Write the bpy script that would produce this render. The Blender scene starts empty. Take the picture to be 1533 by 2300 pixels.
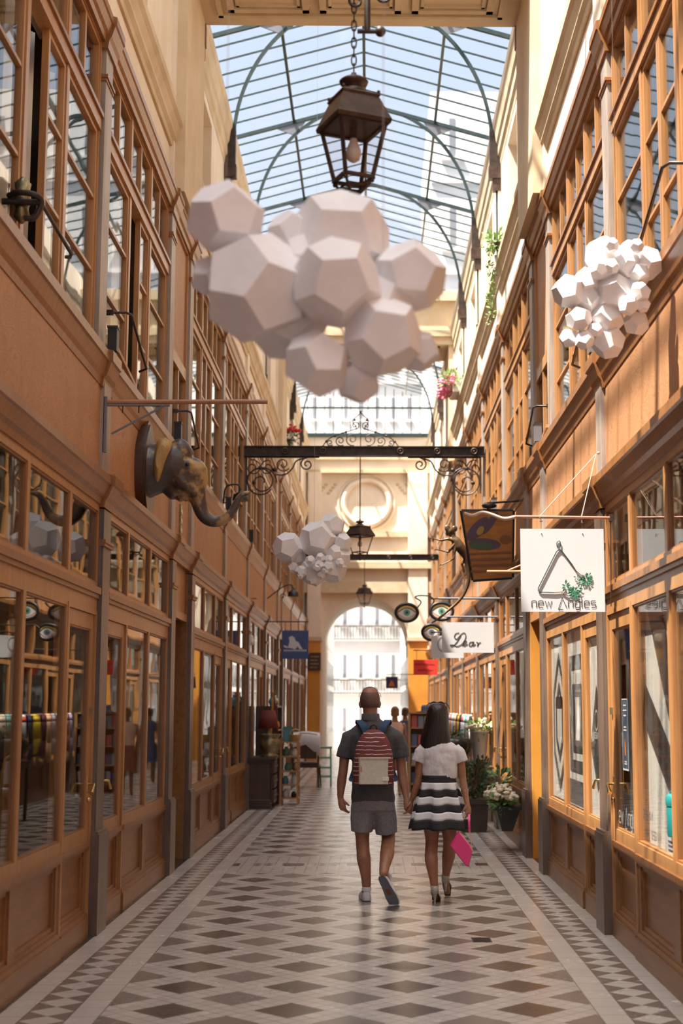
import bpy, math, random
from mathutils import Vector, Matrix, Euler, noise
random.seed(11)
sc = bpy.context.scene
COL = sc.collection
PI = math.pi

# ------------------------------------------------------------------ camera
F_PX, PX, PY_ = 3194.4, 880.0, 1150.0            # focal length and principal point of the 1533x2300 photograph
CAM = Vector((0.145, 0.0, 1.6))
YAW, PITCH = math.radians(-0.79957), math.radians(7.82503)
cd = bpy.data.cameras.new('camera')
cam = bpy.data.objects.new('camera', cd)
COL.objects.link(cam)
cam.location = CAM
cam.rotation_euler = (PI / 2 + PITCH, 0, YAW)
cd.sensor_fit = 'VERTICAL'
cd.sensor_height = 36
cd.lens = 50
cd.shift_x = -(PX - 766.5) / 2300
cd.clip_end = 300
cd.dof.use_dof = True
cd.dof.focus_distance = 11.6
cd.dof.aperture_fstop = 2.2
sc.camera = cam
# ------------------------------------------------------------------ colour management
sc.view_settings.view_transform = 'Standard'
sc.view_settings.look = 'None'
sc.view_settings.exposure = 0.32
sc.view_settings.gamma = 1.0
sc.cycles.use_denoising = True
sc.cycles.max_bounces = 10
sc.cycles.diffuse_bounces = 5
sc.cycles.glossy_bounces = 5
sc.cycles.transparent_max_bounces = 24
sc.cycles.sample_clamp_indirect = 6
# ------------------------------------------------------------------ sun and sky
SUN_DIR = Vector((0.367, 0.20, -0.908)).normalized()      # the way the light travels
sd = bpy.data.lights.new('sun', 'SUN')
sd.energy = 16.5
sd.color = (1.0, 0.91, 0.79)
sd.angle = math.radians(0.7)
sun = bpy.data.objects.new('sun', sd)
COL.objects.link(sun)
sun.rotation_euler = SUN_DIR.to_track_quat('-Z', 'Y').to_euler()
sun.location = (-12, -5, 40)
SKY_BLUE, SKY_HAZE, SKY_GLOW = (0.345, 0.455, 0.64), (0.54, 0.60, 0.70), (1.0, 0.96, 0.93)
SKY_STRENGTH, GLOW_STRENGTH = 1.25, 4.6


# ------------------------------------------------------------------ node helpers
class X:
    """A number in a node tree; arithmetic on it adds Math nodes."""
    def __init__(s, nt, v): s.nt, s.v = nt, v
    def op(s, o, *a):
        n = s.nt.nodes.new('ShaderNodeMath'); n.operation = o
        for i, q in enumerate((s,) + a):
            q = q.v if isinstance(q, X) else q
            if isinstance(q, (int, float)): n.inputs[i].default_value = q
            else: s.nt.links.new(q, n.inputs[i])
        return X(s.nt, n.outputs[0])
    def __add__(s, b): return s.op('ADD', b)
    def __sub__(s, b): return s.op('SUBTRACT', b)
    def __mul__(s, b): return s.op('MULTIPLY', b)
    def __truediv__(s, b): return s.op('DIVIDE', b)
    def __mod__(s, b): return s.op('FLOORED_MODULO', b)
    def __lt__(s, b): return s.op('LESS_THAN', b)
    def __gt__(s, b): return s.op('GREATER_THAN', b)
    def floor(s): return s.op('FLOOR')
    def abs(s): return s.op('ABSOLUTE')
    def max(s, b): return s.op('MAXIMUM', b)
    def min(s, b): return s.op('MINIMUM', b)
    def inv(s): return X(s.nt, 1.0).op('SUBTRACT', s)
    def sm(s, a, b):                                      # smooth 0..1 ramp from a to b
        n = s.nt.nodes.new('ShaderNodeMapRange'); n.interpolation_type = 'SMOOTHSTEP'
        s.nt.links.new(s.v, n.inputs['Value']); n.inputs['From Min'].default_value = a; n.inputs['From Max'].default_value = b
        return X(s.nt, n.outputs[0])


def rgba(c): return (c[0], c[1], c[2], 1.0)


def mixc(nt, f, a, b, blend='MIX'):
    n = nt.nodes.new('ShaderNodeMix'); n.data_type = 'RGBA'; n.blend_type = blend
    for sock, q in ((n.inputs[0], f), (n.inputs[6], a), (n.inputs[7], b)):
        q = q.v if isinstance(q, X) else q
        if isinstance(q, tuple): sock.default_value = rgba(q)
        elif isinstance(q, (int, float)): sock.default_value = q
        else: nt.links.new(q, sock)
    return n.outputs[2]


def coords(nt, kind='pos'):
    if kind == 'pos':
        g = nt.nodes.new('ShaderNodeNewGeometry'); return g.outputs['Position']
    t = nt.nodes.new('ShaderNodeTexCoord'); return t.outputs[kind]


def xyz(nt, vec):
    n = nt.nodes.new('ShaderNodeSeparateXYZ'); nt.links.new(vec, n.inputs[0])
    return [X(nt, n.outputs[i]) for i in range(3)]


def mapping(nt, vec, scale):
    n = nt.nodes.new('ShaderNodeMapping'); n.inputs['Scale'].default_value = scale
    nt.links.new(vec, n.inputs[0]); return n.outputs[0]


def noise_n(nt, vec, scale=1.0, detail=3.0, rough=0.55, dist=0.0):
    n = nt.nodes.new('ShaderNodeTexNoise'); n.inputs['Scale'].default_value = scale; n.inputs['Detail'].default_value = detail
    n.inputs['Roughness'].default_value = rough; n.inputs['Distortion'].default_value = dist
    nt.links.new(vec, n.inputs['Vector']); return X(nt, n.outputs['Fac'])


def bump(nt, h, strength, dist=0.01):
    n = nt.nodes.new('ShaderNodeBump'); n.inputs['Strength'].default_value = strength; n.inputs['Distance'].default_value = dist
    nt.links.new(h.v, n.inputs['Height']); return n.outputs[0]


def new_mat(name):
    m = M.get(name) or bpy.data.materials.new(name); m.use_nodes = True; nt = m.node_tree
    return m, nt, nt.nodes['Principled BSDF']


M = {}


def get_mat(name):
    if name not in M: M[name] = bpy.data.materials.new(name)
    return M[name]


def mat(name, col, rough=0.5, metal=0.0, col2=None, scale=(4, 4, 4), lo=0.35, hi=0.65, bump_s=0.0, emit=None, dist=0.0, spec=0.5, kind='pos', sheen=0.0):
    m, nt, p = new_mat(name)
    p.inputs['Roughness'].default_value = rough; p.inputs['Metallic'].default_value = metal
    p.inputs['Specular IOR Level'].default_value = spec
    if sheen: p.inputs['Sheen Weight'].default_value = sheen
    if col2 is None: p.inputs['Base Color'].default_value = rgba(col)
    else:
        f = noise_n(nt, mapping(nt, coords(nt, kind), scale), 1.0, 4.0, 0.6, dist)
        nt.links.new(mixc(nt, f.sm(lo, hi), col, col2), p.inputs['Base Color'])
        if bump_s: nt.links.new(bump(nt, f, bump_s), p.inputs['Normal'])
    if emit: p.inputs['Emission Color'].default_value = rgba(col); p.inputs['Emission Strength'].default_value = emit
    M[name] = m
    return m


# world: a pale blue sky, hazier towards the horizon and brightened around the sun by an added fill glow
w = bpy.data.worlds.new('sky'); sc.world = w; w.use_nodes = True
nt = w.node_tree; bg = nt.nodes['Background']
dv = coords(nt, 'Generated')
dx, dy, dz = xyz(nt, dv)
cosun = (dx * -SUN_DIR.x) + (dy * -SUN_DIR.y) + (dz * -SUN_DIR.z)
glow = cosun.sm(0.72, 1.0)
hz = dz.sm(0.75, 0.25)
cl = noise_n(nt, dv, 3.0, 5.0, 0.6).sm(0.5, 0.75) * 0.45
c = mixc(nt, hz.max(cl), SKY_BLUE, SKY_HAZE)
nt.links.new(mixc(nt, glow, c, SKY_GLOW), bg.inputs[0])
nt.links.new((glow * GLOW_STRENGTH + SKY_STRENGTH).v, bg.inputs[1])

# ------------------------------------------------------------------ materials
def wood(name, a, b, rough=0.38, g=(26, 26, 1.6), coat=0.15, rings=0):
    m, nt, p = new_mat(name)
    v = coords(nt)
    grain = noise_n(nt, mapping(nt, v, g), 1.0, 5.0, 0.65, 0.6)
    broad = noise_n(nt, v, 1.3, 2.0)
    f = grain.sm(0.3, 0.7) * 0.65 + broad.sm(0.3, 0.7) * 0.35
    cc = mixc(nt, f, a, b)
    if rings:                                          # the flowing contour lines of rotary-cut plywood
        h = noise_n(nt, mapping(nt, v, (1.6, 1.1, 2.4)), 1.0, 3.0, 0.5, 0.8)
        ln = ((h * rings) % 1.0 - 0.5).abs().sm(0.30, 0.48)
        cc = mixc(nt, ln * 0.42, cc, tuple(q * 0.55 for q in b))
    nt.links.new(cc, p.inputs['Base Color'])
    p.inputs['Roughness'].default_value = rough
    p.inputs['Coat Weight'].default_value = coat; p.inputs['Coat Roughness'].default_value = 0.25
    nt.links.new(bump(nt, grain, 0.12, 0.004), p.inputs['Normal'])
    M[name] = m


wood('wood', (0.48, 0.235, 0.085), (0.32, 0.145, 0.048))
wood('wood_moulding', (0.34, 0.145, 0.045), (0.20, 0.080, 0.024))
wood('wood_panel', (0.31, 0.142, 0.048), (0.195, 0.082, 0.026), g=(18, 2.0, 18))  # wood tone darkened to stand in for vignette and weaker light low down
wood('plywood', (0.50, 0.25, 0.118), (0.41, 0.193, 0.085), rough=0.55, g=(9, 5, 2.6), coat=0.0, rings=34)
wood('orange_paint', (0.66, 0.29, 0.045), (0.56, 0.23, 0.033), rough=0.5, g=(3, 3, 1), coat=0.0)
wood('dark_wood', (0.085, 0.035, 0.018), (0.04, 0.017, 0.010), rough=0.4)
wood('light_wood', (0.45, 0.22, 0.10), (0.36, 0.16, 0.07), rough=0.5, g=(2, 26, 26))
mat('pillar', (0.165, 0.112, 0.082), 0.33, 0.0, (0.105, 0.068, 0.048), (5, 5, 1.2), spec=0.6)
mat('pillar_light', (0.40, 0.33, 0.28), 0.45, 0.0, (0.28, 0.22, 0.18), (5, 5, 1.2))
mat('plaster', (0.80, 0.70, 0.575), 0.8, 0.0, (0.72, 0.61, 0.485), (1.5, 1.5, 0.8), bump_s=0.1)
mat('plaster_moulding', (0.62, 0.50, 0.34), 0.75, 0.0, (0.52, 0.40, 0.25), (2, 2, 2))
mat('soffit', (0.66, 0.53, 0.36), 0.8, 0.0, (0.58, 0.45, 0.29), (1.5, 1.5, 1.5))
mat('terracotta', (0.24, 0.085, 0.04), 0.7)
mat('iron', (0.032, 0.024, 0.022), 0.42, 0.3, (0.06, 0.04, 0.032), (14, 14, 14))
mat('iron_brown', (0.085, 0.052, 0.040), 0.42, 0.4, (0.045, 0.028, 0.022), (9, 9, 9))
mat('iron_green', (0.022, 0.042, 0.042), 0.4, 0.2, (0.035, 0.055, 0.055), (9, 9, 9))
mat('iron_grey', (0.20, 0.20, 0.22), 0.45, 0.5)
mat('black_metal', (0.015, 0.014, 0.014), 0.4)
mat('brass', (0.62, 0.42, 0.16), 0.28, 1.0)
mat('old_brass', (0.40, 0.34, 0.20), 0.35, 0.8, (0.22, 0.17, 0.09), (12, 12, 12))
mat('steel', (0.75, 0.74, 0.72), 0.25, 1.0)
mat('paper', (0.80, 0.78, 0.78), 0.9, 0.0, (0.86, 0.84, 0.84), (9, 9, 9), spec=0.2)
mat('sign_white', (0.60, 0.595, 0.60), 0.55)
mat('ink', (0.05, 0.045, 0.045), 0.6)
mat('ink_brown', (0.055, 0.038, 0.034), 0.6)
mat('cloth_white', (0.78, 0.76, 0.74), 0.9, 0.0, (0.70, 0.68, 0.66), (20, 20, 20), sheen=0.2)
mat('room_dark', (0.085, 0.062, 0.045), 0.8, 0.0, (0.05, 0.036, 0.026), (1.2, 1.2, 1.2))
mat('room_floor', (0.12, 0.085, 0.06), 0.6)
mat('curtain', (0.72, 0.70, 0.68), 0.9, 0.0, (0.58, 0.56, 0.54), (1, 24, 0.4))
mat('drape', (0.66, 0.62, 0.58), 0.9, 0.0, (0.56, 0.52, 0.48), (1, 9, 0.6))
mat('facade_window', (0.20, 0.20, 0.22), 0.4)
mat('facade_white', (0.70, 0.675, 0.65), 0.8, 0.0, (0.60, 0.58, 0.555), (0.4, 0.4, 0.4))
mat('window_dark', (0.10, 0.11, 0.12), 0.2)
mat('stone_kerb', (0.055, 0.046, 0.040), 0.6)
mat('leaf_dark', (0.030, 0.060, 0.020), 0.6, 0.0, (0.06, 0.10, 0.03), (30, 30, 30))
mat('leaf', (0.10, 0.20, 0.05), 0.6, 0.0, (0.22, 0.34, 0.09), (30, 30, 30))
mat('leaf_sign', (0.020, 0.13, 0.065), 0.6, 0.0, (0.05, 0.22, 0.12), (60, 60, 60))
mat('flower_cream', (0.80, 0.62, 0.46), 0.8, 0.0, (0.86, 0.78, 0.60), (40, 40, 40))
mat('flower_pink', (0.80, 0.22, 0.36), 0.8)
mat('flower_red', (0.65, 0.05, 0.05), 0.8)
mat('pot_black', (0.02, 0.02, 0.02), 0.25, 0.0, (0.035, 0.03, 0.028), (8, 8, 8))
mat('pot_brown', (0.06, 0.04, 0.03), 0.5)
mat('pot_white', (0.75, 0.73, 0.72), 0.4)
mat('gold', (0.62, 0.42, 0.15), 0.4, 0.6)


def glass_mat(name, wav=0.0, tint=(0.93, 0.95, 0.93), boost=1.0, rough=0.0):
    m = bpy.data.materials.new(name); m.use_nodes = True; nt = m.node_tree
    for n in list(nt.nodes):
        if n.type != 'OUTPUT_MATERIAL': nt.nodes.remove(n)
    out = [n for n in nt.nodes if n.type == 'OUTPUT_MATERIAL'][0]
    tr = nt.nodes.new('ShaderNodeBsdfTransparent'); tr.inputs[0].default_value = rgba(tint)
    gl = nt.nodes.new('ShaderNodeBsdfGlossy'); gl.inputs['Roughness'].default_value = rough; gl.inputs[0].default_value = (0.95, 0.96, 0.96, 1)
    ge = nt.nodes.new('ShaderNodeNewGeometry'); dp = nt.nodes.new('ShaderNodeVectorMath'); dp.operation = 'DOT_PRODUCT'
    nt.links.new(ge.outputs['Incoming'], dp.inputs[0]); nt.links.new(ge.outputs['True Normal'], dp.inputs[1])
    r = (X(nt, dp.outputs['Value']).abs().inv().op('POWER', 5.0) * 0.957 + 0.043) * boost       # Schlick, the same from both sides
    if wav:
        h = noise_n(nt, mapping(nt, coords(nt), (1.1, 1.9, 3.2)), 1.0, 0.6, 0.4)
        nt.links.new(bump(nt, h, wav, 0.02), gl.inputs['Normal'])
    mx = nt.nodes.new('ShaderNodeMixShader')
    nt.links.new(r.min(1.0).v, mx.inputs[0]); nt.links.new(tr.outputs[0], mx.inputs[1]); nt.links.new(gl.outputs[0], mx.inputs[2])
    nt.links.new(mx.outputs[0], out.inputs[0])
    M[name] = m


glass_mat('glass', 0.035, (0.96, 0.965, 0.955), 0.66)
glass_mat('roof_glass', 0.0, (0.95, 0.97, 0.98), 0.2)
glass_mat('lamp_glass', 0.0, (0.93, 0.91, 0.92), 0.4, 0.25)

# ------------------------------------------------------------------ geometry helpers
def at(px, py, y):
    """The point at depth y that the photograph shows at pixel (px, py)."""
    fw = Vector((-math.sin(YAW) * math.cos(PITCH), math.cos(YAW) * math.cos(PITCH), math.sin(PITCH)))
    rt = Vector((math.cos(YAW), math.sin(YAW), 0)); up = rt.cross(fw)
    d = fw + rt * ((px - PX) / F_PX) + up * ((PY_ - py) / F_PX)
    return CAM + d * ((y - CAM.y) / d.y)


def ico_dirs(n):
    return [(math.cos(2 * PI * i / n), math.sin(2 * PI * i / n)) for i in range(n)]


class MB:
    """Collects faces; build() links them as one mesh object."""
    def __init__(s): s.v, s.f, s.m, s.s = [], [], [], []
    def add(s, vs, fs, mi=0, smooth=False):
        b = len(s.v); s.v += [tuple(p) for p in vs]
        for f in fs: s.f.append(tuple(b + i for i in f)); s.m.append(mi); s.s.append(smooth)
        return s
    def box(s, x0, x1, y0, y1, z0, z1, mi=0):
        x0, x1 = min(x0, x1), max(x0, x1); y0, y1 = min(y0, y1), max(y0, y1); z0, z1 = min(z0, z1), max(z0, z1)
        vs = [(x0, y0, z0), (x1, y0, z0), (x1, y1, z0), (x0, y1, z0), (x0, y0, z1), (x1, y0, z1), (x1, y1, z1), (x0, y1, z1)]
        return s.add(vs, [(0, 3, 2, 1), (4, 5, 6, 7), (0, 1, 5, 4), (1, 2, 6, 5), (2, 3, 7, 6), (3, 0, 4, 7)], mi)
    def beam(s, a, b, w, h, mi=0, up=(0, 0, 1)):
        a, b = Vector(a), Vector(b); d = (b - a).normalized(); u = Vector(up)
        if abs(d.dot(u)) > 0.98: u = Vector((0, 1, 0))
        r = d.cross(u).normalized() * (w / 2); u = r.cross(d).normalized() * (h / 2)
        vs = [a - r - u, a + r - u, a + r + u, a - r + u, b - r - u, b + r - u, b + r + u, b - r + u]
        return s.add(vs, [(3, 2, 1, 0), (4, 5, 6, 7), (0, 1, 5, 4), (1, 2, 6, 5), (2, 3, 7, 6), (3, 0, 4, 7)], mi)
    def rings(s, rs, mi=0, smooth=True, cap=True, closed=True):
        n = len(rs[0]); vs = [p for r in rs for p in r]; fs = []
        for i in range(len(rs) - 1):
            for j in range(n if closed else n - 1):
                k = (j + 1) % n; fs.append((i * n + j, i * n + k, (i + 1) * n + k, (i + 1) * n + j))
        s.add(vs, fs, mi, smooth)
        if cap and closed:
            s.add(rs[0], [tuple(reversed(range(n)))], mi, False); s.add(rs[-1], [tuple(range(n))], mi, False)
        return s
    def tube(s, pts, r, n=8, mi=0, smooth=True, round_ends=False, flat=1.0, closed=False):
        pts = [Vector(p) for p in pts]; rs = list(r) if isinstance(r, (list, tuple)) else [r] * len(pts)
        if round_ends:
            d0 = (pts[0] - pts[1]).normalized(); d1 = (pts[-1] - pts[-2]).normalized()
            a = [(pts[0] + d0 * rs[0] * q, rs[0] * math.sqrt(1 - q * q)) for q in (0.97, 0.8, 0.45)]
            b = [(pts[-1] + d1 * rs[-1] * q, rs[-1] * math.sqrt(1 - q * q)) for q in (0.45, 0.8, 0.97)]
            pts = [q[0] for q in a] + pts + [q[0] for q in b]; rs = [q[1] for q in a] + rs + [q[1] for q in b]
        m = len(pts); out = []; u = None
        for i in range(m):
            t = (pts[(i + 1) % m] - pts[i - 1]) if closed else (pts[min(i + 1, m - 1)] - pts[max(i - 1, 0)])
            t = t.normalized() if t.length > 1e-9 else Vector((0, 0, 1))
            if u is None:
                u = Vector((0, 1, 0)) if abs(t.y) < 0.9 else Vector((1, 0, 0))
            u = (u - t * u.dot(t))
            u = u.normalized() if u.length > 1e-6 else t.orthogonal().normalized()
            v = t.cross(u)
            out.append([pts[i] + (u * math.cos(2 * PI * j / n) * flat + v * math.sin(2 * PI * j / n)) * rs[i] for j in range(n)])
        if closed: return s.rings(out + [out[0]], mi, smooth, False)
        return s.rings(out, mi, smooth)
    def lathe(s, prof, n=16, c=(0, 0, 0), mi=0, smooth=True, cap=True):
        c = Vector(c)
        return s.rings([[c + Vector((r * math.cos(2 * PI * j / n), r * math.sin(2 * PI * j / n), z)) for j in range(n)] for r, z in prof], mi, smooth, cap)
    def ball(s, c, rx, ry=None, rz=None, n=16, m=10, mi=0, rot=None, smooth=True):
        ry = rx if ry is None else ry; rz = rx if rz is None else rz; c = Vector(c); rs = []
        for i in range(m + 1):
            a = PI * (0.004 + 0.992 * i / m)
            ring = [Vector((rx * math.sin(a) * math.cos(2 * PI * j / n), ry * math.sin(a) * math.sin(2 * PI * j / n), -rz * math.cos(a))) for j in range(n)]
            rs.append([c + (rot @ q if rot is not None else q) for q in ring])
        return s.rings(rs, mi, smooth)
    def prism(s, poly, a, b, mi=0, to=lambda u, v, t: (u, t, v), smooth=False):
        """Extrudes a 2-D outline from t=a to t=b."""
        n = len(poly); v0 = [to(u, v, a) for u, v in poly]; v1 = [to(u, v, b) for u, v in poly]
        s.add(v0 + v1, [(j, (j + 1) % n, n + (j + 1) % n, n + j) for j in range(n)], mi, smooth)
        s.add(v0, [tuple(reversed(range(n)))], mi); s.add(v1, [tuple(range(n))], mi)
        return s
    def quad(s, a, b, c, d, mi=0): return s.add([a, b, c, d], [(0, 1, 2, 3)], mi)
    def mesh(s, name, mats):
        me = bpy.data.meshes.new(name); me.from_pydata(s.v, [], s.f)
        for m in (mats if isinstance(mats, (list, tuple)) else [mats]): me.materials.append(get_mat(m) if isinstance(m, str) else m)
        me.polygons.foreach_set('material_index', s.m); me.polygons.foreach_set('use_smooth', s.s); me.update()
        return me
    def build(s, name, mats, parent=None, fix=True):
        me = s.mesh(name, mats)
        if fix:
            import bmesh
            bm = bmesh.new(); bm.from_mesh(me); bmesh.ops.recalc_face_normals(bm, faces=bm.faces); bm.to_mesh(me); bm.free()
        return link(name, me, parent)


def link(name, me, parent=None):
    o = bpy.data.objects.new(name, me); COL.objects.link(o)
    if parent is not None:
        o.parent = parent
        if parent.type == 'EMPTY': o.matrix_parent_inverse = Matrix.Translation(-Vector(parent.location))
    return o


def tag(o, label=None, cat=None, group=None, kind=None):
    if label: o['label'] = label
    if cat: o['category'] = cat
    if group: o['group'] = group
    if kind: o['kind'] = kind
    return o


def thing(name, label, cat, loc, group=None):
    o = bpy.data.objects.new(name, None); COL.objects.link(o); o.empty_display_size = 0.1
    o.location = loc
    return tag(o, label, cat, group)


def struct(o): return tag(o, kind='structure')


def remesh(o, vox, smooth=4, fac=0.5):
    m = o.modifiers.new('surface', 'REMESH'); m.mode = 'VOXEL'; m.voxel_size = vox; m.use_smooth_shade = True
    if smooth:
        q = o.modifiers.new('smooth', 'SMOOTH'); q.iterations = smooth; q.factor = fac
    return o


def bez(pts, k=6):
    """A smooth polyline through pts (Catmull-Rom)."""
    p = [Vector(q) for q in pts]; p = [p[0] * 2 - p[1]] + p + [p[-1] * 2 - p[-2]]; out = []
    for i in range(1, len(p) - 2):
        for j in range(k):
            t = j / k; a, b, c, d = p[i - 1], p[i], p[i + 1], p[i + 2]
            out.append(0.5 * ((2 * b) + (c - a) * t + (2 * a - 5 * b + 4 * c - d) * t * t + (3 * b - a - 3 * c + d) * t ** 3))
    return out + [p[-2]]


def lerp_list(rs, n):
    out = []
    for i in range(n):
        t = i / (n - 1) * (len(rs) - 1); a = min(int(t), len(rs) - 2); out.append(rs[a] + (rs[a + 1] - rs[a]) * (t - a))
    return out


def spiral(c, r0, turns, a0, to, n=40, r1=0.0):
    """A scroll that starts at radius r0, angle a0 and winds inwards; to(u, v) makes 3-D points."""
    return [to(c[0] + (r0 + (r1 - r0) * i / n) * math.cos(a0 + turns * 2 * PI * i / n), c[1] + (r0 + (r1 - r0) * i / n) * math.sin(a0 + turns * 2 * PI * i / n)) for i in range(n + 1)]

# ================================================================== THE SETTING
# ------------------------------------------------------------------ floor
def floor_material():
    m, nt, p = new_mat('floor_tiles')
    x, y, z = xyz(nt, coords(nt))
    x = x - 0.03
    U = 0.0912                                                    # one small tile
    u = ((x + (y - 8.2)) * 0.70711 - 0.645 * 0.70711) / U + 1.5 + 500.0
    v = ((y - 8.2 - x) * 0.70711 + 0.645 * 0.70711) / U + 1.5 + 500.0
    um, vm = u % 5.0, v % 5.0
    dia = (um < 3.0) * (vm < 3.0)
    par = (((u / 5.0).floor() + (v / 5.0).floor()) % 2.0).op('COMPARE', 0.0, 0.5)
    n = nt.nodes.new('ShaderNodeTexWhiteNoise'); n.noise_dimensions = '2D'
    cb = nt.nodes.new('ShaderNodeCombineXYZ')
    nt.links.new(u.floor().v, cb.inputs[0]); nt.links.new(v.floor().v, cb.inputs[1]); nt.links.new(cb.outputs[0], n.inputs['Vector'])
    rnd = X(nt, n.outputs[0])
    g = 0.055
    line_s = ((u % 1.0 < g).max(v % 1.0 < g)) * dia.inv()
    line_d = ((um < g).max(vm < g).max((um > 3.0 - 0.0) * (um < 3.0 + g)).max((vm > 3.0) * (vm < 3.0 + g)))
    line = line_s.max(line_d)
    fine = noise_n(nt, coords(nt), 90.0, 3.0)
    stain = noise_n(nt, coords(nt), 0.9, 4.0)
    white = mixc(nt, rnd * 0.6 + fine * 0.25, (0.56, 0.50, 0.45), (0.44, 0.385, 0.34))
    dark = mixc(nt, fine, (0.060, 0.042, 0.034), (0.085, 0.062, 0.050))
    grey = mixc(nt, fine, (0.150, 0.122, 0.105), (0.22, 0.185, 0.16))
    field = mixc(nt, dia, white, mixc(nt, par, dark, grey))
    field = mixc(nt, line, field, (0.16, 0.13, 0.115))
    # cross strip in the narrow bay
    inb = (y > 14.22) * (y < 15.76)
    core = (y > 14.62) * (y < 15.36)
    sq = ((x + 100.0 - 0.20) % 0.66) < 0.22
    sqy = (y > 14.86) * (y < 15.12)
    tri_x = (((x + 100.0 - 0.53) % 0.66) < 0.24) * sqy
    tp = ((x * 9.0) % 1.0 - 0.5).abs() * 2.0
    tq = ((y * 7.7) % 1.0)
    grid = ((x / 0.11) % 1.0 < 0.07).max((y / 0.11) % 1.0 < 0.07)
    strip = mixc(nt, sq * sqy, white, dark)
    strip = mixc(nt, tri_x * (tp < tq), strip, (0.20, 0.15, 0.125))
    strip = mixc(nt, grid * (sq * sqy).inv() , strip, (0.26, 0.215, 0.19))
    field = mixc(nt, inb, field, strip)
    # borders: plain strip, triangles, plain strip
    ax = x.abs()
    yl = (y / 0.215) % 1.0 < 0.022
    plain = mixc(nt, fine * 0.6 + stain * 0.3, (0.60, 0.535, 0.475), (0.47, 0.41, 0.36))
    plain = mixc(nt, yl, plain, (0.20, 0.165, 0.145))
    W = 0.235
    d2 = (((y / W) % 1.0) - 0.5).abs() * 2.0
    bx = (ax - 1.462) / 0.238
    tri = (d2 + (bx * 2.0 - 1.0).abs()) < 1.0
    band = mixc(nt, tri, (0.20, 0.155, 0.13), plain)
    out = mixc(nt, ax > 1.310, field, plain)
    out = mixc(nt, (ax > 1.462) * (ax < 1.70), out, band)
    edge = ((ax > 1.306) * (ax < 1.312)).max((ax > 1.459) * (ax < 1.465)).max((ax > 1.698) * (ax < 1.704))
    out = mixc(nt, edge, out, (0.15, 0.12, 0.105))
    out = mixc(nt, (ax > 1.84), out, (0.05, 0.042, 0.037))
    nt.links.new(out, p.inputs['Base Color'])
    rr = noise_n(nt, coords(nt), 2.2, 5.0, 0.6)
    nt.links.new((rr * 0.26 + 0.12).v, p.inputs['Roughness'])
    p.inputs['Specular IOR Level'].default_value = 0.6
    nt.links.new(bump(nt, noise_n(nt, coords(nt), 3.0, 1.0) , 0.025, 0.01), p.inputs['Normal'])
    M['floor_tiles'] = m


floor_material()
struct(MB().box(-2.3, 2.3, -6, 64, -0.2, 0.0).build('floor', 'floor_tiles'))

# ------------------------------------------------------------------ arcade rhythm
PIER = [3.1, 6.75, 10.4, 14.05, 15.6, 19.25, 22.9, 26.55, 30.2, 31.75, 35.4, 39.05, 42.7]
PW = 0.32
NARROW = (3, 8)                       # bays behind PIER[3] and PIER[8] are the narrow ones under the cross arches
XU = {-1: 1.93, 1: 1.97}              # upper storey stands a little further back
XL = 1.83
counts = {}


def nm(kind):
    counts[kind] = counts.get(kind, 0) + 1
    return '%s_%d' % (kind, counts[kind])


def sbox(mb, s, x0, x1, y0, y1, z0, z1, mi=0): mb.box(s * x0, s * x1, y0, y1, z0, z1, mi)


def frame(mb, s, x0, x1, y0, y1, z0, z1, w, mi=0, wt=None, wb=None):
    wt = w if wt is None else wt; wb = w if wb is None else wb
    sbox(mb, s, x0, x1, y0, y0 + w, z0, z1, mi); sbox(mb, s, x0, x1, y1 - w, y1, z0, z1, mi)
    sbox(mb, s, x0, x1, y0 + w, y1 - w, z0, z0 + wb, mi); sbox(mb, s, x0, x1, y0 + w, y1 - w, z1 - wt, z1, mi)


def pane(s, x, rects, name='pane', parent=None, m='glass'):
    mb = MB()
    for y0, y1, z0, z1 in rects: sbox(mb, s, x, x + 0.006, y0, y1, z0, z1)
    return mb.build(name, m, parent)


def base_panel(s, y0, y1, parent, door=False):
    mb = MB()
    x = 1.868 + (0.012 if door else 0)
    sbox(mb, s, x + 0.03, x + 0.06, y0, y1, 0.0, 0.70, 1)                       # recessed field
    frame(mb, s, x, x + 0.05, y0, y1, 0.02, 0.69, 0.085, 0, 0.10, 0.17)
    frame(mb, s, x + 0.014, x + 0.05, y0 + 0.085, y1 - 0.085, 0.19, 0.59, 0.028, 2)
    sbox(mb, s, x - 0.030, x + 0.03, y0, y1, 0.0, 0.135, 0)                     # plinth
    sbox(mb, s, x - 0.018, x + 0.03, y0, y1, 0.135, 0.165, 2)
    sbox(mb, s, x - 0.026, x + 0.03, y0, y1, 0.625, 0.665, 2)                    # nosing
    sbox(mb, s, x - 0.012, x + 0.03, y0, y1, 0.600, 0.625, 2)
    mb.build('base_panel', ['wood_panel', 'wood_panel', 'wood_moulding'], parent)


def shop_window(s, y0, y1):
    mb = MB(); x = 1.862
    frame(mb, s, x, x + 0.08, y0, y1, 0.66, 2.30, 0.036, 0, 0.03, 0.075)
    frame(mb, s, x + 0.010, x + 0.05, y0 + 0.036, y1 - 0.036, 0.735, 2.27, 0.014, 1)
    o = struct(mb.build(nm('window'), ['wood', 'wood_moulding']))
    base_panel(s, y0, y1, o)
    pane(s, x + 0.022, [(y0 + 0.045, y1 - 0.045, 0.74, 2.265)], parent=o)
    return o


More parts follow.
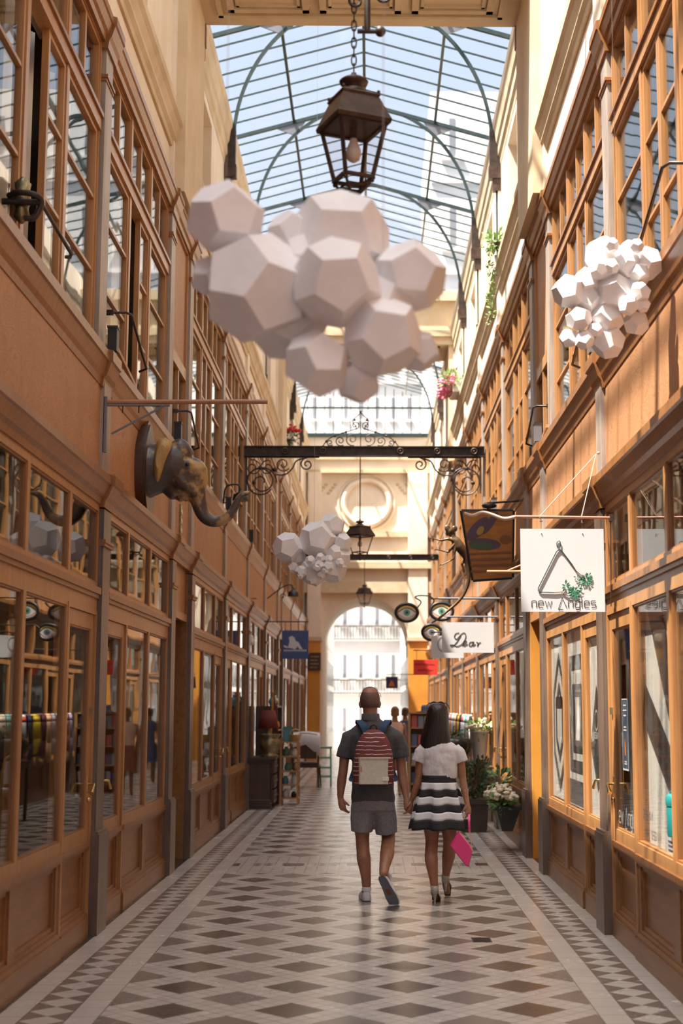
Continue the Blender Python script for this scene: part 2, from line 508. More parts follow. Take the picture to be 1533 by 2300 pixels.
def shop_door(s, y0, y1, hinge_far):
    mb = MB(); x = 1.862
    frame(mb, s, x - 0.004, x + 0.09, y0, y1, 0.0, 2.30, 0.038, 0, 0.035, 0.02)             # jambs
    a, b = y0 + 0.046, y1 - 0.046
    frame(mb, s, x + 0.012, x + 0.062, a, b, 0.66, 2.262, 0.092, 0, 0.105, 0.09)             # leaf
    frame(mb, s, x + 0.020, x + 0.05, a + 0.092, b - 0.092, 0.745, 2.16, 0.016, 1)
    o = struct(mb.build(nm('door'), ['wood', 'wood_moulding']))
    base_panel(s, a, b, o, True)
    pane(s, x + 0.028, [(a + 0.10, b - 0.10, 0.75, 2.155)], parent=o)
    yh = (a + 0.045) if hinge_far else (b - 0.045)
    dy = -1 if hinge_far else 1
    sgn = 1 if hinge_far else -1
    h = MB()
    xx = s * (x + 0.012)
    h.tube([(xx, yh, 1.06), (xx - s * 0.045, yh, 1.06), (xx - s * 0.05, yh + sgn * 0.03, 1.055), (xx - s * 0.05, yh + sgn * 0.11, 1.00)], [0.009, 0.009, 0.010, 0.016], 8)
    h.box(xx, xx - s * 0.006, yh - 0.015, yh + 0.015, 1.01, 1.11)
    h.ball((xx - s * 0.008, yh, 0.95), 0.018)
    h.build('door_handle', 'brass', o)
    l = MB(); l.box(xx, xx - s * 0.016, yh - 0.022, yh + 0.022, 1.55, 1.60)
    l.build('lock', 'old_brass', o)
    return o


def transom(s, y0, y1, cuts):
    """The row of lights above doors and windows: moulded rail, three frames, panes."""
    mb = MB(); x = 1.862
    sbox(mb, s, x + 0.0, x + 0.08, y0, y1, 2.30, 2.46, 0)
    sbox(mb, s, x - 0.030, x + 0.02, y0, y1, 2.415, 2.462, 1)
    sbox(mb, s, x - 0.016, x + 0.02, y0, y1, 2.385, 2.415, 1)
    for a, b in cuts:
        frame(mb, s, x, x + 0.08, a, b, 2.46, 3.10, 0.036, 0, 0.075, 0.04)
        frame(mb, s, x + 0.010, x + 0.05, a + 0.036, b - 0.036, 2.50, 3.025, 0.014, 1)
    o = struct(mb.build(nm('window'), ['wood', 'wood_moulding']))
    pane(s, x + 0.022, [(a + 0.045, b - 0.045, 2.505, 3.02) for a, b in cuts], parent=o)
    return o


def upper_window(s, y0, y1, openleaf=False, single=False):
    """One third of an upper bay: two casements of three panes under two top lights."""
    mb = MB(); xu = XU[s]; x = xu + 0.012; ym = (y0 + y1) / 2; rects = []
    frame(mb, s, x, x + 0.08, y0, y1, 4.24, 6.70, 0.038, 0, 0.035, 0.06)
    sbox(mb, s, x - 0.012, x + 0.08, y0, y1, 5.965, 6.10, 0)
    sbox(mb, s, x - 0.030, x + 0.02, y0, y1, 6.065, 6.10, 1)
    for k, (a, b) in enumerate([(y0 + 0.04, y1 - 0.04)] if single else [(y0 + 0.04, ym - 0.004), (ym + 0.004, y1 - 0.04)]):
        if not (openleaf and k == 0):
            frame(mb, s, x + 0.010, x + 0.055, a, b, 4.30, 5.965, 0.046, 0, 0.045, 0.05)
            for zr in (4.845, 5.405): sbox(mb, s, x + 0.014, x + 0.05, a + 0.042, b - 0.042, zr - 0.013, zr + 0.013, 0)
            for z0, z1 in ((4.35, 4.832), (4.858, 5.392), (5.418, 5.92)): rects.append((a + 0.04, b - 0.04, z0, z1))
    for a, b in ((y0 + 0.036, ym), (ym, y1 - 0.036)):
        frame(mb, s, x + 0.010, x + 0.055, a, b, 6.10, 6.665, 0.026, 0, 0.03, 0.02)
        rects.append((a + 0.026, b - 0.026, 6.12, 6.64))
    o = struct(mb.build(nm('window'), ['wood', 'wood_moulding']))
    pane(s, x + 0.032, rects, parent=o)
    return o


def cornice(s, prof, y0, y1, m='wood_moulding'):
    mb = MB(); mb.prism([(s * a, b) for a, b in prof], y0, y1)
    return struct(mb.build(nm('trim'), m))


def pillar(s, y, far=False):
    """One iron-brown pier: base block, shaft, collar, frieze shaft, upper shaft and collar."""
    mb = MB(); xu = XU[s]; w = PW
    sbox(mb, s, 1.795, 1.96, y - 0.02, y + w + 0.02, 0.0, 0.70)
    sbox(mb, s, 1.805, 1.96, y - 0.012, y + w + 0.012, 0.70, 0.72)
    sbox(mb, s, XL, 1.96, y + 0.02, y + w - 0.02, 0.70, 3.05)
    sbox(mb, s, XL + 0.012, 1.95, y + 0.0, y + w, 0.70, 3.05)
    o = struct(mb.build(nm('trim'), ['pillar', 'wood_moulding']))
    c = MB()
    sbox(c, s, 1.808, 1.96, y - 0.012, y + w + 0.012, 2.800, 2.822); sbox(c, s, 1.816, 1.96, y - 0.006, y + w + 0.006, 2.775, 2.80)
    c.build('collar', 'wood_moulding', o)
    f = MB()
    sbox(f, s, 1.855, 1.98, y + 0.03, y + w - 0.03, 3.25, 4.05)
    sbox(f, s, xu - 0.02, xu + 0.10, y + 0.02, y + w - 0.02, 4.20, 6.72)
    f.build('shaft', 'pillar_light', o)
    u = MB()
    sbox(u, s, xu - 0.038, xu + 0.06, y + 0.0, y + w, 6.40, 6.425); sbox(u, s, xu - 0.028, xu + 0.06, y + 0.008, y + w - 0.008, 6.375, 6.40)
    u.build('collar', 'wood_moulding', o)
    # cornice blocks that break forward round the pier
    k = MB()
    k.prism([(s * a, b) for a, b in [(1.96, 3.06), (1.825, 3.06), (1.815, 3.11), (1.795, 3.14), (1.765, 3.215), (1.748, 3.225), (1.748, 3.29), (1.85, 3.32), (1.96, 3.32)]], y - 0.02, y + w + 0.02)
    k.prism([(s * a, b) for a, b in [(2.0, 3.97), (1.862, 3.97), (1.852, 4.03), (1.828, 4.06), (1.802, 4.15), (1.788, 4.16), (1.788, 4.24), (1.9, 4.27), (2.0, 4.27)]], y - 0.02, y + w + 0.02)
    k.prism([(s * (a + xu - 1.93), b) for a, b in [(2.05, 6.63), (1.892, 6.63), (1.884, 6.69), (1.866, 6.72), (1.840, 6.80), (1.828, 6.81), (1.828, 6.875), (1.92, 6.90), (2.05, 6.90)]], y - 0.02, y + w + 0.02)
    k.build('cornice_block', 'wood_moulding', o)
    return o


LOWC = [(1.98, 3.08), (1.850, 3.08), (1.840, 3.12), (1.818, 3.145), (1.790, 3.215), (1.775, 3.225), (1.775, 3.28), (1.865, 3.31), (1.98, 3.31)]
UPPC = [(2.06, 3.98), (1.878, 3.98), (1.870, 4.03), (1.852, 4.06), (1.828, 4.15), (1.815, 4.16), (1.815, 4.23), (1.93, 4.26), (2.06, 4.26)]
TOPC = [(2.06, 6.68), (1.915, 6.68), (1.905, 6.72), (1.885, 6.74), (1.862, 6.80), (1.85, 6.81), (1.85, 6.865), (1.95, 6.89), (2.06, 6.89)]
STRC = [(2.05, 7.33), (1.925, 7.33), (1.915, 7.38), (1.885, 7.42), (1.885, 7.46), (1.855, 7.54), (1.825, 7.58), (1.825, 7.66), (1.91, 7.70), (2.05, 7.70)]
EAVC = [(2.30, 9.20), (1.945, 9.20), (1.935, 9.30), (1.91, 9.34), (1.91, 9.48), (1.885, 9.52), (1.865, 9.68), (1.845, 9.72), (1.845, 9.86), (1.95, 9.93), (2.30, 9.93)]
YA, YB = 7.07, 44.0
for s in (-1, 1):
    off = XU[s] - 1.93
    cornice(s, LOWC, -5, YB); cornice(s, UPPC, -5, YB)
    cornice(s, [(a + off, b) for a, b in TOPC], -5, YB)
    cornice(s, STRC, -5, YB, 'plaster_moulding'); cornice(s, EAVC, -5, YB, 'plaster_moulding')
    side = 'left' if s < 0 else 'right'
    # frieze board between shop windows and upper windows
    mb = MB(); sbox(mb, s, 1.885, 1.97, -5, YB, 3.28, 4.02)
    struct(mb.build('trim_%d' % (900 + s), 'plywood'))
    # plain continuation of the front towards and behind the viewer
    mb = MB(); sbox(mb, s, 1.87, 1.98, -5, PIER[0] + PW, 0, 3.1); sbox(mb, s, 1.95, 2.05, -5, PIER[0] + PW, 4.2, 6.75)
    sbox(mb, s, 1.87, 1.98, PIER[-1] + PW, YB, 0, 3.1); sbox(mb, s, 1.95, 2.05, PIER[-1] + PW, YB, 4.2, 6.75)
    struct(mb.build('wall_%s_boarding' % side, 'wood_panel'))
    for i, y in enumerate(PIER): pillar(s, y)
    for i in range(len(PIER) - 1):
        y0, y1 = PIER[i] + PW, PIER[i + 1]
        if i in NARROW:
            # open side entrance: reveals, lintel board and a panelled upper part
            mb = MB(); ob = 0 if s < 0 else 1
            sbox(mb, s, 1.93, 3.1, y0 - 0.14, y0 + 0.03, 0, 3.05, ob); sbox(mb, s, 1.872, 3.1, y1 - 0.045, y1 + 0.0, 0, 3.05, ob)
            sbox(mb, s, 1.90, 3.1, y0, y1, 2.55, 3.09, 2); sbox(mb, s, 3.05, 3.1, y0, y1, 0, 2.6, ob)
            sbox(mb, s, 1.875, 1.92, y0 + 0.03, y1 - 0.03, 2.52, 2.60, 2)
            struct(mb.build('wall_%s_entrance' % side, ['wood_panel', 'orange_paint', 'wood']))
            mb = MB(); xu = XU[s]
            sbox(mb, s, xu + 0.03, xu + 0.08, y0, y1, 5.30, 6.72, 0)
            frame(mb, s, xu + 0.005, xu + 0.06, y0, y1, 5.26, 6.72, 0.07, 1)
            frame(mb, s, xu + 0.005, xu + 0.06, y0, y1, 4.24, 5.26, 0.06, 1)
            sbox(mb, s, xu + 0.01, xu + 0.05, (y0 + y1) / 2 - 0.03, (y0 + y1) / 2 + 0.03, 4.3, 5.2, 1)
            o = struct(mb.build(nm('window'), ['plywood', 'wood']))
            pane(s, xu + 0.04, [(y0 + 0.06, (y0 + y1) / 2 - 0.03, 4.3, 5.2), ((y0 + y1) / 2 + 0.03, y1 - 0.06, 4.3, 5.2)], parent=o)
            continue
        # doors stand in pairs on either side of one pier out of two
        door_far = i % 2 == 1 if i < 3 else (i % 2 == 0 if i < 8 else i % 2 == 1)
        wd = 0.98; rest = (y1 - y0 - wd) / 2
        cuts = [(y0, y0 + rest), (y0 + rest, y0 + 2 * rest), (y0 + 2 * rest, y1)] if door_far else [(y0, y0 + wd), (y0 + wd, y0 + wd + rest), (y0 + wd + rest, y1)]
        for k, (a, b) in enumerate(cuts):
            if (k == 2) == door_far and (k == 0) == (not door_far): shop_door(s, a, b, not door_far)
            else: shop_window(s, a, b)
        transom(s, y0, y1, cuts)
        L = (y1 - y0) / 3
        for k in range(3): upper_window(s, y0 + k * L, y0 + (k + 1) * L, openleaf=(s < 0 and i in (1, 2) and k == 1), single=(k != 1))

# ------------------------------------------------------------------ plaster third storey
for s in (-1, 1):
    mb = MB(); x = 1.95; side = 'left' if s < 0 else 'right'
    wins = []
    for i in range(len(PIER) - 1):
        if i in NARROW: continue
        wins.append((PIER[i] + PW + 0.55, PIER[i] + PW + 1.75) if s < 0 else (PIER[i] + PW + 1.10, PIER[i] + PW + 2.30))
    sbox(mb, s, x, 2.45, -5, YB, 6.75, 7.74); sbox(mb, s, x, 2.45, -5, YB, 9.08, 9.93)
    y = -5.0
    for a, b in wins:
        sbox(mb, s, x, 2.45, y, a, 7.74, 9.08); y = b
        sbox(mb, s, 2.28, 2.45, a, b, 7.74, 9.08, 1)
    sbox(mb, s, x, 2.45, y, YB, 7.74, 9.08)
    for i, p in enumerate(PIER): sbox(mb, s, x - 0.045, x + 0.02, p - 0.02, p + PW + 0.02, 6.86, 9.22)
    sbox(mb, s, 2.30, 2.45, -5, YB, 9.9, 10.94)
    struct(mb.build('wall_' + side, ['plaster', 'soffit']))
    for a, b in wins:                                    # deep-set third-storey windows
        mb = MB(); frame(mb, s, 2.20, 2.28, a, b, 7.74, 9.08, 0.05); sbox(mb, s, 2.21, 2.27, (a + b) / 2 - 0.03, (a + b) / 2 + 0.03, 7.74, 9.08)
        o = struct(mb.build(nm('window'), 'facade_white')); pane(s, 2.25, [(a, b, 7.76, 9.06)], parent=o)

# ------------------------------------------------------------------ cross arches (flat coffered soffits on piers)
def cross_arch(i):
    y0, y1 = PIER[i] + 0.02, PIER[i + 1] + 0.02
    mb = MB()
    mb.box(-2.45, 2.45, y0, y1, 9.45, 10.6, 0)
    for s in (-1, 1):
        sbox(mb, s, 1.80, 2.45, y0 + 0.05, y1 - 0.03, 6.88, 9.45, 0)
        sbox(mb, s, 1.79, 2.0, y1 - 0.06, y1 + 0.05, 9.18, 9.44, 2); sbox(mb, s, 1.80, 2.0, y1 - 0.04, y1 + 0.03, 9.02, 9.18, 2)
    z = 9.45
    def fr(x0, x1, a, b, w, dz, mi):
        mb.box(x0, x1, a, a + w, z - dz, z, mi); mb.box(x0, x1, b - w, b, z - dz, z, mi); mb.box(x0, x0 + w, a, b, z - dz, z, mi); mb.box(x1 - w, x1, a, b, z - dz, z, mi)
    fr(-1.62, 1.62, y0 + 0.16, y1 - 0.24, 0.055, 0.035, 1)
    for k in (-1, 0, 1):
        c = k * 1.04
        fr(c - 0.46, c + 0.46, y0 + 0.30, y1 - 0.38, 0.075, 0.045, 1); fr(c - 0.36, c + 0.36, y0 + 0.40, y1 - 0.48, 0.035, 0.028, 1)
    mb.box(-2.45, 2.45, y0 - 0.06, y0, 9.62, 9.76, 1); mb.box(-2.45, 2.45, y1, y1 + 0.06, 9.62, 9.76, 1)
    mb.box(-2.45, 2.45, y0 - 0.12, y0 - 0.0, 10.4, 10.62, 1)
    name = 'ceiling' if 'ceiling' not in bpy.data.objects else 'ceiling_far'
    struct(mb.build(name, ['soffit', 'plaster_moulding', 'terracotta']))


for i in NARROW: cross_arch(i)

# ------------------------------------------------------------------ glass roof on arched iron trusses
RZ, RS, RX = 11.76, 0.28, 2.45           # ridge height, slope, half width
def roof_z(x): return RZ - RS * abs(x)


def roof(y0, y1, trusses, n):
    mb = MB()
    for s in (-1, 1):
        a, b = (0, RZ), (s * RX, roof_z(RX))
        mb.add([(a[0], y0, a[1] + 0.03), (a[0], y1, a[1] + 0.03), (b[0], y1, b[1] + 0.03), (b[0], y0, b[1] + 0.03)], [(0, 1, 2, 3)])
    struct(mb.build('ceiling_glass' if 'ceiling_glass' not in bpy.data.objects else 'ceiling_glass_%d' % (int(y0) + 10), 'roof_glass', fix=False))
    mb = MB(); k = int(round((y1 - y0) / 0.456)); st = (y1 - y0) / k
    trusses = [y0 + round((t - y0) / st) * st for t in trusses]
    for j in range(1, k):
        y = y0 + j * st
        if min(abs(y - t) for t in trusses) < 0.1: continue
        for s in (-1, 1): mb.beam((0, y, RZ + 0.01), (s * RX, y, roof_z(RX) + 0.01), 0.016, 0.024)
    mb.beam((0, y0, RZ - 0.01), (0, y1, RZ - 0.01), 0.045, 0.075)
    for s in (-1, 1): mb.beam((s * 1.19, y0, roof_z(1.19) - 0.02), (s * 1.19, y1, roof_z(1.19) - 0.02), 0.04, 0.065)
    struct(mb.build(nm('trim'), 'iron_green'))
    for y in trusses:
        mb = MB()
        for s in (-1, 1): mb.beam((0, y, RZ - 0.04), (s * RX, y, roof_z(RX) - 0.04), 0.05, 0.06)
        arc = [(1.832 * math.cos(t), y, 9.5 + 2.17 * math.sin(t)) for t in [PI * i / 48 for i in range(49)]]
        for i in range(48): mb.beam(arc[i], arc[i + 1], 0.045, 0.045, up=(0, 1, 0))
        for s in (-1, 1):
            z1 = roof_z(1.19) - 0.06
            mb.prism([(s * 0.98, roof_z(0.98) - 0.06), (s * 1.50, roof_z(1.50) - 0.06), (s * 1.17, 9.5 + 2.17 * math.sqrt(1 - (1.17 / 1.832) ** 2) - 0.02)], y - 0.012, y + 0.012, 1)
            sbox(mb, s, 1.795, 1.96, y - 0.05, y + 0.05, 9.16, 9.72, 2)
            sbox(mb, s, 1.78, 1.96, y - 0.07, y + 0.07, 9.00, 9.18, 3); sbox(mb, s, 1.84, 1.96, y - 0.05, y + 0.05, 8.82, 9.02, 3)
            mb.tube([(s * 1.89, y, 8.85), (s * 1.89, y, 7.6)], 0.014, 6, 0)
        struct(mb.build(nm('trim'), ['iron_green', 'iron_grey', 'iron', 'iron_brown']))


roof(-5.0, 14.07, [3.1, 6.9, 10.5], 0)
roof(15.62, 30.22, [19.4, 23.05, 26.7], 0)
roof(31.77, 43.9, [35.5, 39.2], 0)
# glazed gable above the end wall
mb = MB()
for j in range(15):
    x = -1.9 + j * 3.8 / 14; mb.box(x - 0.012, x + 0.012, 43.86, 43.9, 10.1, roof_z(x))
mb.box(-2.3, 2.3, 43.84, 43.92, 10.0, 10.12); mb.box(-2.3, 2.3, 43.84, 43.92, 10.9, 10.96)
struct(mb.build(nm('trim'), 'iron_green'))

# ------------------------------------------------------------------ end wall with roundel and archway
def end_wall():
    Y = 44.0; cx, R, sp = -0.07, 1.32, 3.65
    mb = MB()
    def arch_block(y0, y1, x0, x1, ztop, mi):
        n = 28; arc = [(cx + R * math.cos(PI * i / n), sp + R * math.sin(PI * i / n)) for i in range(n + 1)]
        for i in range(n):
            (ax, az), (bx, bz) = arc[i], arc[i + 1]
            vs = [(ax, y0, az), (bx, y0, bz), (bx, y0, ztop), (ax, y0, ztop), (ax, y1, az), (bx, y1, bz), (bx, y1, ztop), (ax, y1, ztop)]
            mb.add(vs, [(0, 1, 2, 3), (7, 6, 5, 4), (0, 4, 5, 1), (3, 2, 6, 7)], mi)
        mb.box(x0, cx - R, y0, y1, sp, ztop, mi); mb.box(cx + R, x1, y0, y1, sp, ztop, mi)
    arch_block(Y, Y + 4, -2.2, 2.2, 5.1, 0)
    # stepped mouldings above the arch
    mb.box(-2.2, 2.2, Y - 0.25, Y + 4, 5.1, 5.45, 1); mb.box(-2.2, 2.2, Y - 0.1, Y + 4, 5.45, 5.85, 0)
    mb.box(-2.2, 2.2, Y - 0.34, Y + 4, 5.85, 6.05, 1); mb.box(-2.2, 2.2, Y - 0.06, Y + 4, 6.05, 6.85, 0)
    mb.box(-2.2, 2.2, Y - 0.16, Y + 4, 6.85, 7.02, 1)
    mb.box(-2.2, 2.2, Y + 0.05, Y + 4, 7.02, 8.90, 0)
    for s in (-1, 1): sbox(mb, s, 1.55, 2.2, Y - 0.05, Y + 0.1, 7.02, 8.90, 0)
    mb.box(-2.2, 2.2, Y - 0.18, Y + 4, 8.86, 8.96, 1); mb.box(-2.2, 2.2, Y - 0.12, Y + 4, 8.96, 9.28, 0)
    mb.box(-2.2, 2.2, Y - 0.2, Y + 4, 9.28, 9.38, 1); mb.box(-2.2, 2.2, Y - 0.1, Y + 4, 9.38, 10.1, 0)
    # piers below: orange wood up to the springing, plaster pilasters above
    for s, (a, b) in ((-1, (-1.85, -1.44)), (1, (1.25, 1.85))):
        mb.box(a, b, Y - 0.28, Y + 0.1, 3.70, 8.86, 0); mb.box(a - 0.03, b + 0.03, Y - 0.33, Y + 0.1, 3.62, 3.74, 1)
        mb.box(a, b, Y - 0.28, Y + 0.1, 0, 3.62, 2)
    mb.box(-1.44, -1.36, Y - 0.12, Y + 4, 0, sp, 0)
    struct(mb.build('wall_end', ['plaster', 'plaster_moulding', 'orange_paint']))
    r = MB()
    for r0, r1, d in ((0.62, 0.80, 0.10), (0.84, 0.92, 0.05)):
        n = 48; rs = []
        for i in range(n + 1):
            c, sn = math.cos(2 * PI * i / n), math.sin(2 * PI * i / n)
            rs.append([(-0.04 + q * c, yy, 7.94 + q * sn) for q, yy in ((r0, Y + 0.06), (r0 + 0.02, Y + 0.05 - d), (r1 - 0.03, Y + 0.05 - d), (r1, Y + 0.06))])
        r.rings(rs, 0, True, False)
    struct(r.build(nm('trim'), 'plaster'))
    # stucco garlands on either side of the roundel
    g = MB()
    for s in (-1, 1):
        for k in range(7):
            g.ball((s * (0.98 + 0.07 * k) - 0.04, Y + 0.05, 8.52 - 0.09 * ((k * 5) % 4)), 0.06, 0.03, 0.05, 8, 6)
    struct(g.build(nm('trim'), 'plaster_moulding'))
    # passage beyond the arch: pale shop front on the left, plain wall on the right
    for s, x in ((-1, -1.40), (1, 1.30)):
        b = MB(); b.box(x, x + s * 0.3, Y + 0.12, Y + 14, 0, sp + 0.02, 0); side = 'left' if s < 0 else 'right'
        b.box(x, x + s * 0.3, Y + 4, Y + 14, sp, 5.0, 0)
        for k in range(12):
            yy = Y + 0.5 + k * 1.08
            b.box(x - s * 0.02, x + s * 0.01, yy, yy + 0.78, 0.7, 2.2, 1); b.box(x - s * 0.02, x + s * 0.01, yy, yy + 0.78, 2.4, 3.2, 1)
        struct(b.build('wall_%s_beyond' % side, ['facade_white', 'window_dark']))


end_wall()

# ------------------------------------------------------------------ rooms behind the glass
for s in (-1, 1):
    side = 'left' if s < 0 else 'right'
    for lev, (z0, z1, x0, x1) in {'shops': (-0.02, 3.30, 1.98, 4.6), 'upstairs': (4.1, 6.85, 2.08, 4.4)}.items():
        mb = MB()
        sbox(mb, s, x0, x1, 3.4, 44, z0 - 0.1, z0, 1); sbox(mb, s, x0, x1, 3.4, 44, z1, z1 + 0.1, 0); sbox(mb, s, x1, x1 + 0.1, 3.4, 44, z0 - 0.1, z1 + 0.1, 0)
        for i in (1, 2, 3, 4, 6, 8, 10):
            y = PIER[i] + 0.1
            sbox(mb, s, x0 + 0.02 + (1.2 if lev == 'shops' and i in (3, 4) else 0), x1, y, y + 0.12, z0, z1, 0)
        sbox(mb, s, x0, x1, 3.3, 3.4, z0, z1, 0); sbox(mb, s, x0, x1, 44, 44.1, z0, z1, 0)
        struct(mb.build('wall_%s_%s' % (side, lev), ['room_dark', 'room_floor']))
    # back of the building: closes the gap behind the frieze
    mb = MB(); sbox(mb, s, 4.4, 4.8, -5, 46, -0.2, 10.9); struct(mb.build('wall_%s_outer' % side, 'facade_white'))

# ------------------------------------------------------------------ beyond: bright facades
def facade(name, x0, x1, y0, y1, h, floors, cols, lip=True, fwid=0.2):
    mb = MB(); mb.box(x0, x1, y0, y1, -0.2, h, 0)
    fw = (x1 - x0) / cols; fh = h / floors
    for i in range(floors):
        for j in range(cols):
            xc = x0 + (j + 0.5) * fw; z = i * fh + fh * 0.25
            mb.box(xc - fw * fwid, xc + fw * fwid, y0 - 0.02, y0 + 0.05, z, z + fh * 0.45, 1)
            mb.box(xc - fw * 0.26, xc + fw * 0.26, y0 - 0.18, y0, z - 0.08, z, 0)
        if lip: mb.box(x0, x1, y0 - 0.12, y0, i * fh - 0.08, i * fh + 0.04, 0)
    return tag(mb.build(name, ['facade_white', 'facade_window']), 'white stone building seen through the archway and the glass roof', 'building')


b1 = facade('townhouse', -14, 14, 62, 66, 20.5, 9, 40, True, 0.10)
for z in (2.2, 4.5, 6.8):
    mb = MB(); mb.box(-4, 4, 61.5, 61.53, z + .55, z + .60); mb.box(-4, 4, 61.5, 61.53, z, z + .04)
    for j in range(60): mb.box(-4 + j * 8 / 60, -4 + j * 8 / 60 + .025, 61.5, 61.53, z, z + .58)
    mb.build('balcony_railing', 'iron', b1)
b1['label'] = 'white many-windowed building closing the view beyond the archway'
b2 = facade('townhouse', 2.2, 16, 48.5, 58, 23.5, 7, 9, True, 0.07)
b2['label'] = 'tall pale building seen through the right side of the glass roof'
struct(MB().box(-20, 20, 58, 90, -0.25, -0.02).build('floor_street', 'facade_white'))

# ================================================================== THINGS
# ------------------------------------------------------------------ folded-paper clouds
def dodeca():
    p = (1 + 5 ** 0.5) / 2; q = 1 / p
    v = [Vector((x, y, z)) for x in (-1, 1) for y in (-1, 1) for z in (-1, 1)]
    for a in (-q, q):
        for b in (-p, p): v += [Vector((0, a, b)), Vector((a, b, 0)), Vector((b, 0, a))]
    f = []
    for a in (-1, 1):
        for b in (-p, p):
            for nrm in (Vector((0, b, a)), Vector((b, a, 0)), Vector((a, 0, b))):
                top = sorted(range(20), key=lambda i: -v[i].dot(nrm))[:5]
                c = sum((v[i] for i in top), Vector()) / 5; u = (v[top[0]] - c).normalized(); w_ = nrm.normalized().cross(u)
                f.append(tuple(sorted(top, key=lambda i: math.atan2((v[i] - c).dot(w_), (v[i] - c).dot(u)))))
    return [x / math.sqrt(3) for x in v], f


DV, DF = dodeca()


def paper_cloud(label, Y, items, seed, big=1.08, hang=None):
    rnd = random.Random(seed)
    px = F_PX / Y
    c = at(items[0][0], items[0][1], Y)
    root = thing('paper_cloud', label, 'paper sculpture', c, 'folded white paper clouds hung in the arcade')
    for (x, y, r, dy) in items:
        R = r / px; p = at(x, y, Y) + Vector((0, dy, 0))
        rot = Euler((rnd.uniform(0, 6), rnd.uniform(0, 6), rnd.uniform(0, 6))).to_matrix()
        sc_ = big
        mb = MB(); mb.add([p + rot @ (q * R * sc_) for q in DV], DF)
        mb.build('polyhedron', 'paper', root)
    if hang:
        mb = MB()
        for (x, y, z) in hang:
            p = at(x, y, Y); mb.tube([p, (p.x, p.y, z)], 0.0012, 5)
        mb.build('thread', 'steel', root)
    return root


paper_cloud('large white folded paper cloud nearest the camera, hanging below the first lantern', 4.5, [
    (578, 651, 122, -0.02), (506, 490, 88, 0.02), (760, 520, 118, 0.10), (756, 655, 98, -0.10), (921, 617, 82, 0.02), (858, 765, 88, -0.06),
    (714, 825, 74, -0.06), (650, 505, 56, 0.10), (803, 850, 52, 0.03), (940, 780, 48, 0.05), (466, 605, 46, 0.08), (850, 690, 80, 0.02),
    (640, 700, 90, 0.12), (700, 590, 80, 0.05)], 3, hang=[(506, 470, 11.55), (860, 560, 11.70)])
o8 = [(820, 760, 145, .02), (1060, 740, 100, .03), (1200, 830, 135, .04), (510, 1100, 130, 0), (680, 1010, 110, 0), (750, 950, 75, -.09), (860, 920, 65, -.10), (1020, 880, 110, -.03),
      (1120, 960, 80, -.06), (910, 1120, 145, -.02), (690, 1150, 120, .03), (590, 1350, 98, -.02), (510, 1510, 72, .02), (640, 1540, 76, -.02), (860, 1320, 130, .02), (870, 1530, 130, .05),
      (1120, 1150, 85, -.08), (1020, 1260, 80, -.09), (1150, 1250, 60, -.07), (1120, 1370, 100, .03), (860, 740, 58, -.11), (1085, 745, 56, -.11), (740, 1450, 60, -.02)]
paper_cloud('small sunlit white paper cloud hanging beside the right-hand upper windows', 7.9, [(1150 + x / 4.0, 380 + y / 4.0, r / 4.0, dy) for x, y, r, dy in o8], 5, 1.28, hang=[(1385, 560, 11.3)])
o15 = [(285, 610, 190, 0), (690, 500, 235, .02), (890, 300, 165, .1), (1030, 540, 125, .06), (400, 720, 110, .1), (640, 930, 190, .06), (900, 900, 175, .08), (1000, 720, 150, .1),
       (600, 810, 65, -.16), (740, 770, 62, -.14), (850, 790, 55, -.14), (725, 870, 58, -.16), (690, 910, 50, -.17), (840, 890, 70, -.14), (1000, 830, 58, -.08), (800, 950, 45, -.15),
       (470, 950, 75, -.06), (350, 890, 70, -.02), (460, 1010, 42, -.08), (620, 1080, 45, -.06), (740, 1000, 52, -.12), (910, 690, 110, 0)]
paper_cloud('white paper cloud of many small facets hanging beside the second lantern', 15.0, [(600 + x / 6.132, 1130 + y / 6.132, r / 6.132, dy) for x, y, r, dy in o15], 8, 1.16, hang=[(705, 1175, 9.44)])
p = at(555, 1438, 24.0); root = thing('paper_ball', 'single small white paper ball hanging by the left shop fronts', 'paper sculpture', p)
mb = MB(); rot = Euler((0.4, 0.9, 0.2)).to_matrix(); mb.add([p + rot @ (q * 0.125) for q in DV], DF); mb.build('polyhedron', 'paper', root)
mb = MB(); mb.tube([p, (p.x, p.y, p.z + 0.7)], 0.002, 5); mb.tube([(p.x, p.y, p.z + 0.7), (-1.80, p.y, p.z + 0.7)], 0.008, 6); mb.build('rod', 'black_metal', root)

